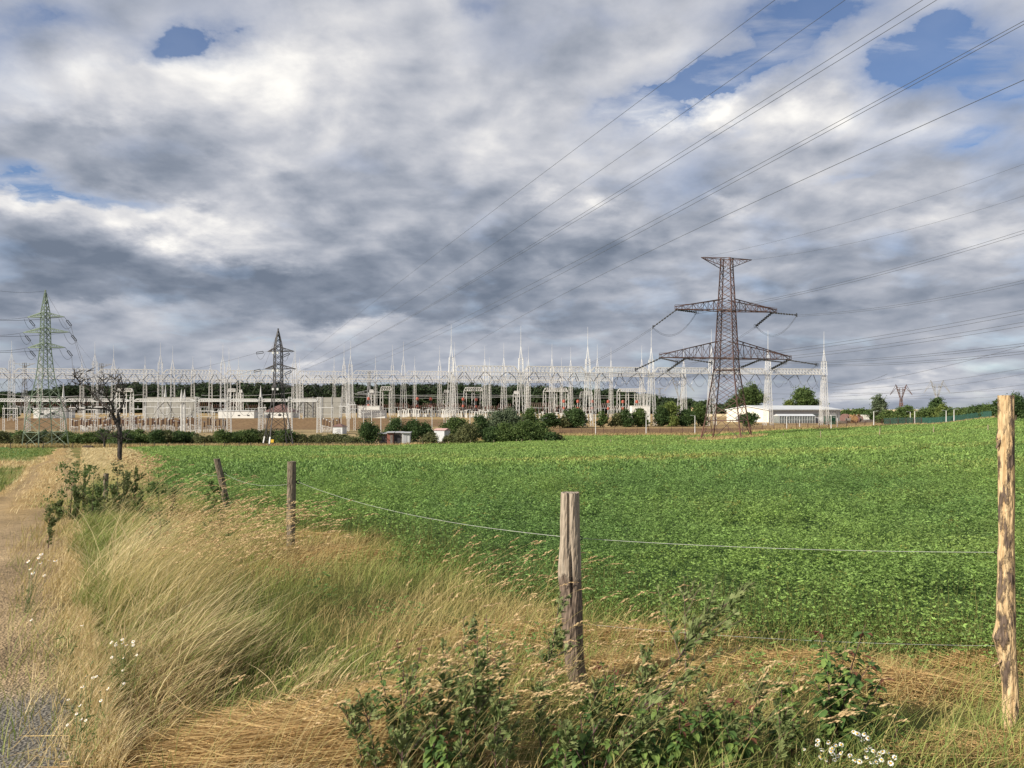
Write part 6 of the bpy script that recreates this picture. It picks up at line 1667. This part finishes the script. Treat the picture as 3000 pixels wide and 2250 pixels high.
# ------------------------------------------------------------------ weeds in the foreground
def oriented(n, rng): return rand_dirs(n, 0, rng)
def mugwort(label, base, tip, nl, spread, seed, leafL=.05, tone=0., arms=6, group='mugwort stems in the foreground'):
    rng = np.random.default_rng(seed); base = V(base); tip = V(tip); root = empty('mugwort', base, label, 'weed', group)
    ax = tip - base; H = ax.length; bow = V((rng.normal(0, .02), 0, .06 * H))
    def stem(f): return base + ax * f + bow * 4 * f * (1 - f)
    m = MB(); S = [stem(i / 10) for i in range(11)]; m.tube(S, [max(.0012, .0045 * (1 - .8 * i / 10)) * max(1, base.y / 7) for i in range(11)], 5)
    branches = [S]
    for i in range(arms):
        f = rng.uniform(.15, .8); p = stem(f); v = ax.normalized() * .7 + V((rng.normal(.25, .5), rng.normal(0, .5), rng.normal(.1, .2))); L = H * rng.uniform(.15, .34) * (1.1 - f * .6)
        v.normalize(); Bp = [p, p + v * L * .5 + V((0, 0, .01)), p + v * L + V((0, 0, .03))]; m.tube(Bp, [.0025, .0018, .001], 4); branches.append(Bp)
    m.build('stem', M['stem_dark'], root, base)
    parts = []
    for bi, Bp in enumerate(branches):
        n = nl if bi == 0 else max(6, nl // 4)
        for _ in range(n):
            f = rng.uniform(.05, 1) ** .9 if bi == 0 else rng.uniform(.1, 1); x = f * (len(Bp) - 1); i = min(int(x), len(Bp) - 2); p = Bp[i].lerp(Bp[i + 1], x - i)
            dr = (Bp[i + 1] - Bp[i]).normalized(); out = V((rng.normal(), rng.normal(), rng.normal() * .5)); out = (out - dr * out.dot(dr)).normalized() * spread + dr * .75 + V((.15, 0, 0)); out.normalize()
            L = leafL * rng.uniform(.55, 1.25) * (1.15 - .55 * f); lobes = 5
            sd = out.cross(V((rng.normal(), rng.normal(), rng.normal()))); sd.normalize(); out = (out + V((.25, 0, .1))).normalized(); sd = out.cross(sd).cross(out).normalized()
            for k in range(lobes):          # a lobed leaf: one long blade and side fingers
                if k == 0: A = out; C = p + out * L * .5; l = L * .55; w = L * .14
                else:
                    sg = 1 if k % 2 else -1; A = (out * .8 + sd * sg * .75).normalized(); C = p + out * L * (.25 + .16 * (k // 2 + (k % 2))) + A * L * .18; l = L * .24; w = L * .085
                parts.append((np.array(C), np.array(A), np.array(out.cross(sd) * .25 + (sd if k == 0 else out.cross(A).cross(A) * -1)), l, w))
    C = np.array([p[0] for p in parts]); A = unit(np.array([p[1] for p in parts])); S_ = unit(np.array([p[2] for p in parts]))
    l = np.array([p[3] for p in parts]); w = np.array([p[4] for p in parts]); n = len(parts)
    t = mixc([.10, .15, .045], [.28, .32, .14], np.repeat(rng.random(n // 5), 5)[:n]) * (1 + tone)
    o = build_np('leaves', leaf_quads(C, A, S_, l, w).reshape(-1, 3) - np.array(base), quad_index(n), rep4(t), M['leaf']); o.parent = root
    return root
mugwort('long mugwort stem leaning far to the right across the crop edge, the longest one', gp(1735, 3.35) + V((0, 0, .02)), at(2195, 1700, 4.2), 120, .7, 1, .055, arms=14)
MW = [((1180, 3.3), (1215, 1940, 3.5), 46, 'low bushy mugwort at the bottom, right of the flattened straw'), ((1290, 3.35), (1300, 1880, 3.7), 60, 'tall bushy mugwort in the dark clump at the bottom centre'), ((1390, 3.4), (1400, 1905, 3.6), 54, 'silvery mugwort with big pale leaves at the bottom centre'),
      ((1060, 3.4), (985, 2060, 3.45), 30, 'thin sparse mugwort at the edge of the flattened straw'), ((1110, 3.3), (1050, 2020, 3.5), 34, 'thin mugwort standing beside the sparse one at the flattened straw'), ((1500, 3.35), (1470, 1930, 3.6), 46, 'mugwort below the middle post, left of its foot'), ((1460, 3.3), (1455, 2040, 3.4), 40, 'mugwort at the very bottom with upright pale leaf tufts'),
      ((1560, 3.9), (1640, 1740, 4.3), 50, 'slanting mugwort passing just left of the middle post'), ((1850, 3.6), (1900, 1920, 3.9), 44, 'upright mugwort right of the middle post foot'), ((1920, 3.7), (1880, 1890, 4.1), 40, 'mugwort beside the long leaning stem, near the crop'), ((2040, 3.5), (2080, 2010, 3.7), 40, 'low mugwort left of the broad-leaved shrub'), ((2200, 3.6), (2240, 1965, 3.9), 40, 'mugwort just left of the leafy red-tipped shrub'),
      ((1790, 3.35), (1960, 2080, 3.5), 44, 'sprawling mugwort at the bottom, under the long leaning stem'), ((1640, 3.3), (1660, 2110, 3.4), 40, 'short mugwort at the bottom below the middle post'), ((1240, 3.4), (1250, 2000, 3.55), 60, 'leafy mugwort in the dark clump, left of the tall bushy one'), ((1345, 3.3), (1350, 2010, 3.45), 60, 'leafy mugwort in the dark clump, right of the tall bushy one'), ((1420, 3.5), (1440, 1985, 3.65), 50, 'mugwort behind the silvery one at the bottom centre'), ((1170, 3.45), (1130, 2090, 3.5), 46, 'low mugwort at the left rim of the dark clump'),
      ((1600, 3.5), (1590, 2010, 3.65), 46, 'mugwort in front of the foot of the middle post'), ((1740, 3.6), (1750, 2000, 3.75), 46, 'mugwort right below the middle post foot'), ((2100, 3.4), (2120, 2090, 3.5), 46, 'mugwort among the dense shrubs at the bottom, left of the daisies'), ((1880, 3.4), (1890, 2110, 3.45), 46, 'mugwort among the dense shrubs under the long leaning stem'), ((2260, 3.45), (2280, 2080, 3.5), 40, 'mugwort left of the daisies, below the tallest shrub'),
      ((1300, 3.9), (1390, 1790, 4.4), 40, 'slanting mugwort in the tall grass, left of the middle post'), ((2010, 4.4), (2005, 1690, 4.9), 36, 'grey mugwort at the crop edge, right of the middle post')]
for i, ((bx, bd), (tx, ty, td), nl, lab) in enumerate(MW):
    mugwort(lab, gp(bx, bd), at(tx, ty, td), int(nl * 1.5), .85, 10 + i, .050 if bd < 4 else .046, arms=8)
for i, ((bx, bd), (tx, ty, td), nl, lab) in enumerate([((240, 12.2), (248, 1362, 12.4), 60, 'tallest dark spire weed beside the short post, left of it'), ((395, 12.2), (398, 1370, 12.4), 60, 'dark spire weed right of the short post, the rightmost of the spires'), ((365, 12.0), (372, 1378, 12.3), 60, 'dark spire weed second from the right beside the short post'), ((330, 12.0), (332, 1420, 12.2), 60, 'bushy dark weed in the middle of the spires'),
       ((285, 11.6), (290, 1425, 11.9), 60, 'dark weed in front of the short post'), ((215, 11.8), (217, 1418, 12.0), 46, 'leftmost dark weed of the clump round the short post'), ((350, 11.4), (345, 1450, 11.6), 60, 'low dark weed at the foot of the spires'), ((265, 11.3), (268, 1455, 11.5), 60, 'low dark weed left under the short post'), ((175, 11.4), (170, 1470, 11.6), 60, 'broad leafy weed at the left end of the dark clump by the track'), ((225, 10.9), (222, 1480, 11.1), 60, 'broad leafy weed in the front of the dark clump, left'), ((300, 10.8), (296, 1490, 11.0), 60, 'broad leafy weed in the front of the dark clump, middle'), ((360, 10.9), (372, 1475, 11.1), 60, 'broad leafy weed in the front of the dark clump, right'),
       ((400, 11.5), (415, 1440, 11.7), 50, 'weed at the right end of the dark clump by the short post'), 
       ((141, 9.2), (143, 1480, 9.3), 20, 'single thin dry weed standing on the track edge'), ((505, 12.0), (507, 1432, 12.1), 20, 'thin weed alone in the grass left of the leaning post'), ((650, 11.0), (655, 1490, 11.1), 30, 'tangled dry weed at the foot of the leaning post')]):
    mugwort(lab, gp(bx, bd), at(tx, ty, td), nl * 5, .9, 50 + i, .042, -.1, 16, 'spire weeds round the short post')
# broad-leaved seedlings (ovate leaves, reddish young tips)
def shrub(label, px, d, tops, seed, n_leaf=34, L=.038):
    n_leaf = int(n_leaf * 1.7); rng = np.random.default_rng(seed); g = gp(px, d); root = empty('dogwood_shrub', g, label, 'shrub', 'red-tipped broad-leaved shrubs')
    m = MB(); quads = []; tint = []
    for tx, ty, td in tops:
        t = at(tx, ty, td); b = g + V((rng.normal(0, .04), rng.normal(0, .05), 0)); S = [b, b.lerp(t, .5) + V((rng.normal(0, .02), 0, 0)), t]; m.tube(S, [.005, .0035, .0015], 5)
        for i in range(n_leaf):
            f = rng.uniform(.12, 1.0); p = S[0].lerp(S[1], f * 2) if f < .5 else S[1].lerp(S[2], f * 2 - 1)
            a = rng.uniform(0, 6.28); out = V((math.cos(a), math.sin(a), rng.normal(-.15, .35))).normalized(); l = L * rng.uniform(.6, 1.25) * (1.15 - .5 * f)
            sd = out.cross(V((0, 0, 1))); sd.normalize(); nr = sd.cross(out); c = p + out * l * .35
            red = f > .93 and rng.random() < .5; col = np.array([.17, .075, .045]) if red else (np.array([.085, .155, .045]) if rng.random() < .6 else np.array([.17, .25, .065])) * rng.uniform(.75, 1.25)
            # two halves folded along the midrib, pointed at both ends
            e = c + out * l * 1.75 - nr * l * .35; md = c + out * l * .8 + nr * l * .02
            for sg in (-1, 1):
                quads.append([c, c + out * l * .45 + sd * sg * l * .52 + nr * l * .16, c + out * l * 1.1 + sd * sg * l * .46 + nr * l * .06, md]); tint += [col] * 4
                quads.append([md, c + out * l * 1.1 + sd * sg * l * .46 + nr * l * .06, e, e]); tint += [col] * 4
    m.build('stem', M['stem_dark'], root, g)
    Q = np.array([[list(v) for v in q] for q in quads]).reshape(-1, 3) - np.array(g)
    # merge the doubled last corner away: keep as a sliver quad with a tiny width
    o = build_np('leaves', Q, quad_index(len(quads)), np.array(tint), M['leaf']); o.parent = root
shrub('tallest red-tipped shrub with large bright leaves, right of centre before the crop', 2455, 3.75, [(2400, 1842, 3.9), (2420, 1900, 3.8), (2480, 1885, 3.9), (2535, 1830, 4.0), (2560, 1930, 3.9), (2380, 1985, 3.7), (2500, 1960, 3.7), (2590, 1985, 3.9)], 1, 32, .042)
shrub('red-tipped shrub in the tall grass at the bottom centre', 1190, 3.6, [(1105, 1935, 3.7), (1165, 1870, 3.9), (1180, 1930, 3.7), (1235, 1890, 3.8), (1290, 1930, 3.7), (1090, 2010, 3.6), (1220, 2010, 3.6)], 2, 26, .032)
shrub('red-tipped shrub mixed with mugwort left of the middle post', 1400, 3.8, [(1350, 1880, 4.0), (1425, 1800, 4.2), (1400, 1860, 4.0), (1480, 1880, 4.0), (1450, 1930, 3.9)], 3, 24, .032)
shrub('red-tipped shrub at the foot of the middle post, right side', 1800, 3.7, [(1760, 1935, 3.9), (1800, 1950, 3.8), (1850, 1960, 3.8), (1720, 2000, 3.7), (1880, 1990, 3.8)], 4, 26, .034)
shrub('dense leafy shrub at the bottom under the long leaning stem', 1950, 3.45, [(1880, 2080, 3.5), (1930, 2060, 3.5), (1990, 2040, 3.5), (2040, 2080, 3.5), (2090, 2060, 3.5), (1850, 2150, 3.4), (2000, 2130, 3.4)], 5, 32, .036)
shrub('dense leafy shrub at the bottom, left of the daisies', 2150, 3.45, [(2090, 2080, 3.5), (2150, 2040, 3.55), (2210, 2060, 3.5), (2130, 2130, 3.4), (2200, 2150, 3.4)], 6, 30, .036)
shrub('small red-tipped shrub left of the tallest one', 2300, 3.7, [(2290, 1990, 3.8), (2330, 1960, 3.85), (2320, 2040, 3.7), (2350, 2100, 3.6)], 7, 22, .036)
shrub('dense leafy shrub at the bottom beneath the middle post', 1700, 3.4, [(1640, 2120, 3.45), (1700, 2090, 3.5), (1760, 2110, 3.45), (1680, 2180, 3.35), (1790, 2170, 3.4)], 8, 28, .034)
shrub('small shrub in the dark patch at the bottom, left of centre', 1320, 3.35, [(1280, 2110, 3.4), (1330, 2090, 3.45), (1370, 2120, 3.4), (1300, 2170, 3.3)], 9, 26, .032)
shrub('small shrub at the field edge right of the tallest one', 2590, 3.9, [(2570, 2040, 3.95), (2610, 2060, 3.95), (2560, 2090, 3.9)], 10, 20, .03)
# chamomile
def daisy(label, px, d, heads, seed, rad=.0105):
    rng = np.random.default_rng(seed); g = gp(px, d); root = empty('chamomile', g, label, 'flower', 'white chamomile plants'); m = MB()
    for hx, hy, hd in heads:
        t = at(hx, hy, hd); m.tube([g + V((rng.normal(0, .02), rng.normal(0, .02), 0)), g.lerp(t, .6) + V((rng.normal(0, .015), 0, -.01)), t], [.0018, .0015, .0012], 4)
        n = V((rng.normal(-.25, .35), rng.normal(-.6, .3), 1)).normalized(); a = n.orthogonal().normalized(); b = n.cross(a); f = MB(); np_ = 13; r = rad * rng.uniform(.8, 1.2) * max(1, d / 4.5)
        f.cur = 0
        for k in range(np_):
            th = 2 * math.pi * k / np_; u = a * math.cos(th) + b * math.sin(th); s = n.cross(u); i = len(f.v); dr = rng.uniform(-.35, .05)
            f.v += [t + u * r * .3, t + u * r * .75 + s * r * .2 + n * r * dr * .3, t + u * r * 1.15 + n * r * dr, t + u * r * .75 - s * r * .2 + n * r * dr * .3]; f.face((i, i + 1, i + 2, i + 3))
        f.cur = 1; f.tube([t - n * r * .1, t + n * r * .18, t + n * r * .32], [r * .42, r * .38, r * .12], 8)
        f.build('flower_head', [M['petal'], M['disc']], root, t)
    m.build('stem', M['stem_green'], root, g)
    parts = []; n = 90; P = np.array(g)[None] + rng.normal(0, .05, (n, 3)) * np.array([1, 1, 0]) ; P[:, 2] = g.z + rng.random(n) * .22
    A = rand_dirs(n, .5, rng); S = unit(np.cross(A, rand_dirs(n, 0, rng))); l = rng.uniform(.012, .03, n)
    o = build_np('leaves', leaf_quads(P, A, S, l, l * .12).reshape(-1, 3) - np.array(g), quad_index(n), rep4(mixc([.07, .12, .03], [.15, .19, .06], rng.random(n))), M['leaf']); o.parent = root
H = lambda L, d: [(2250 + x * .339, 1700 + y * .339, d + random.Random(x).uniform(-.05, .05)) for x, y in L]
daisy('chamomile with many white flowers, left part of the clump at the bottom right', 2410, 3.5, H([(425, 1420), (470, 1465), (520, 1400), (555, 1455), (585, 1430), (632, 1420), (430, 1385)], 3.5), 1)
daisy('chamomile with big open white flowers at the bottom right, front of the clump', 2450, 3.4, H([(630, 1490), (575, 1550), (500, 1550), (560, 1500), (600, 1520), (710, 1515), (750, 1555), (545, 1480)], 3.42), 2)
daisy('chamomile leaning right with a row of white flowers, back of the clump', 2530, 3.6, H([(740, 1310), (770, 1325), (810, 1345), (865, 1365), (790, 1330), (830, 1330), (815, 1380)], 3.6), 3)
daisy('chamomile with clustered yellow-centred flowers, right part of the clump', 2570, 3.45, H([(850, 1465), (910, 1475), (930, 1510), (880, 1440), (960, 1500), (1030, 1485), (990, 1480), (1095, 1530)], 3.45), 4)
daisy('chamomile hanging low at the bottom edge, right part of the clump', 2560, 3.35, H([(895, 1575), (980, 1550), (935, 1570), (850, 1530), (1060, 1580), (790, 1565)], 3.36), 5)
daisy('single small chamomile at the bottom, left of the flower clump', 2340, 3.4, H([(265, 1585), (310, 1460), (455, 1530)], 3.4), 6, .009)
H2 = lambda L, d: [(x * .339, 1700 + y * .339, d) for x, y in L]
daisy('chamomile in the dry grass at the lower left, upper clump of white flowers', 355, 4.6, H2([(960, 535), (1000, 540), (1055, 510), (1060, 540), (1090, 560), (1150, 530), (1150, 560), (1000, 560)], 4.7), 7, .0085)
daisy('chamomile in the dry grass at the lower left, middle clump below the upper one', 360, 4.4, H2([(965, 665), (1065, 670), (1180, 645), (1060, 775), (885, 750)], 4.5), 8, .0085)
daisy('chamomile beside the track edge with flowers close to the ground, lower left', 250, 3.9, H2([(710, 920), (740, 830), (800, 840), (830, 830), (590, 1030), (870, 950), (930, 935), (1070, 890)], 4.0), 9, .008)
daisy('chamomile at the very bottom left beside the asphalt', 245, 3.6, H2([(660, 1155), (700, 1200), (740, 1210), (580, 1250), (690, 1080), (870, 1040)], 3.7), 10, .008)
daisy('chamomile standing on the track edge at the left', 75, 6.4, [(x * .3436, 1280 + y * .3436, 6.6) for x, y in [(240, 1060), (330, 1030), (345, 1075), (255, 1125), (280, 1160), (375, 1180), (420, 1050), (470, 1055), (320, 1050), (350, 1000)]], 11, .010)
daisy('two chamomile flowers by the track edge, below the larger plant', 180, 5.0, [(700 * .3436, 1280 + 1605 * .3436, 5.1), (265 * .3436, 1280 + 1560 * .3436, 5.2)], 12)

# low leafy masses of weeds in the verge
for i, (px, d, yt, w, kind, lab) in enumerate([(205, 11.6, 1440, 150, 'mid', 'dense green weed clump by the track, left of the short post'), (270, 11.3, 1436, 170, 'mid', 'widest green weed clump, round the foot of the short post'), (350, 11.8, 1428, 140, 'olive', 'dense olive weed clump right of the short post'),
        (640, 8.2, 1630, 130, 'mid', 'dark green tussock in the tall grass below the leaning post'), (470, 8.6, 1640, 150, 'mid', 'green tussock in the tall grass, left of the upright grey post')]):
    plant_tree('weed_clump', lab, 'weed', px, d, yt, w, kind, 'weed clumps in the verge', seed=300 + i, trunk_frac=.02, shape='bush', leaf=.021, sparse=1.3)
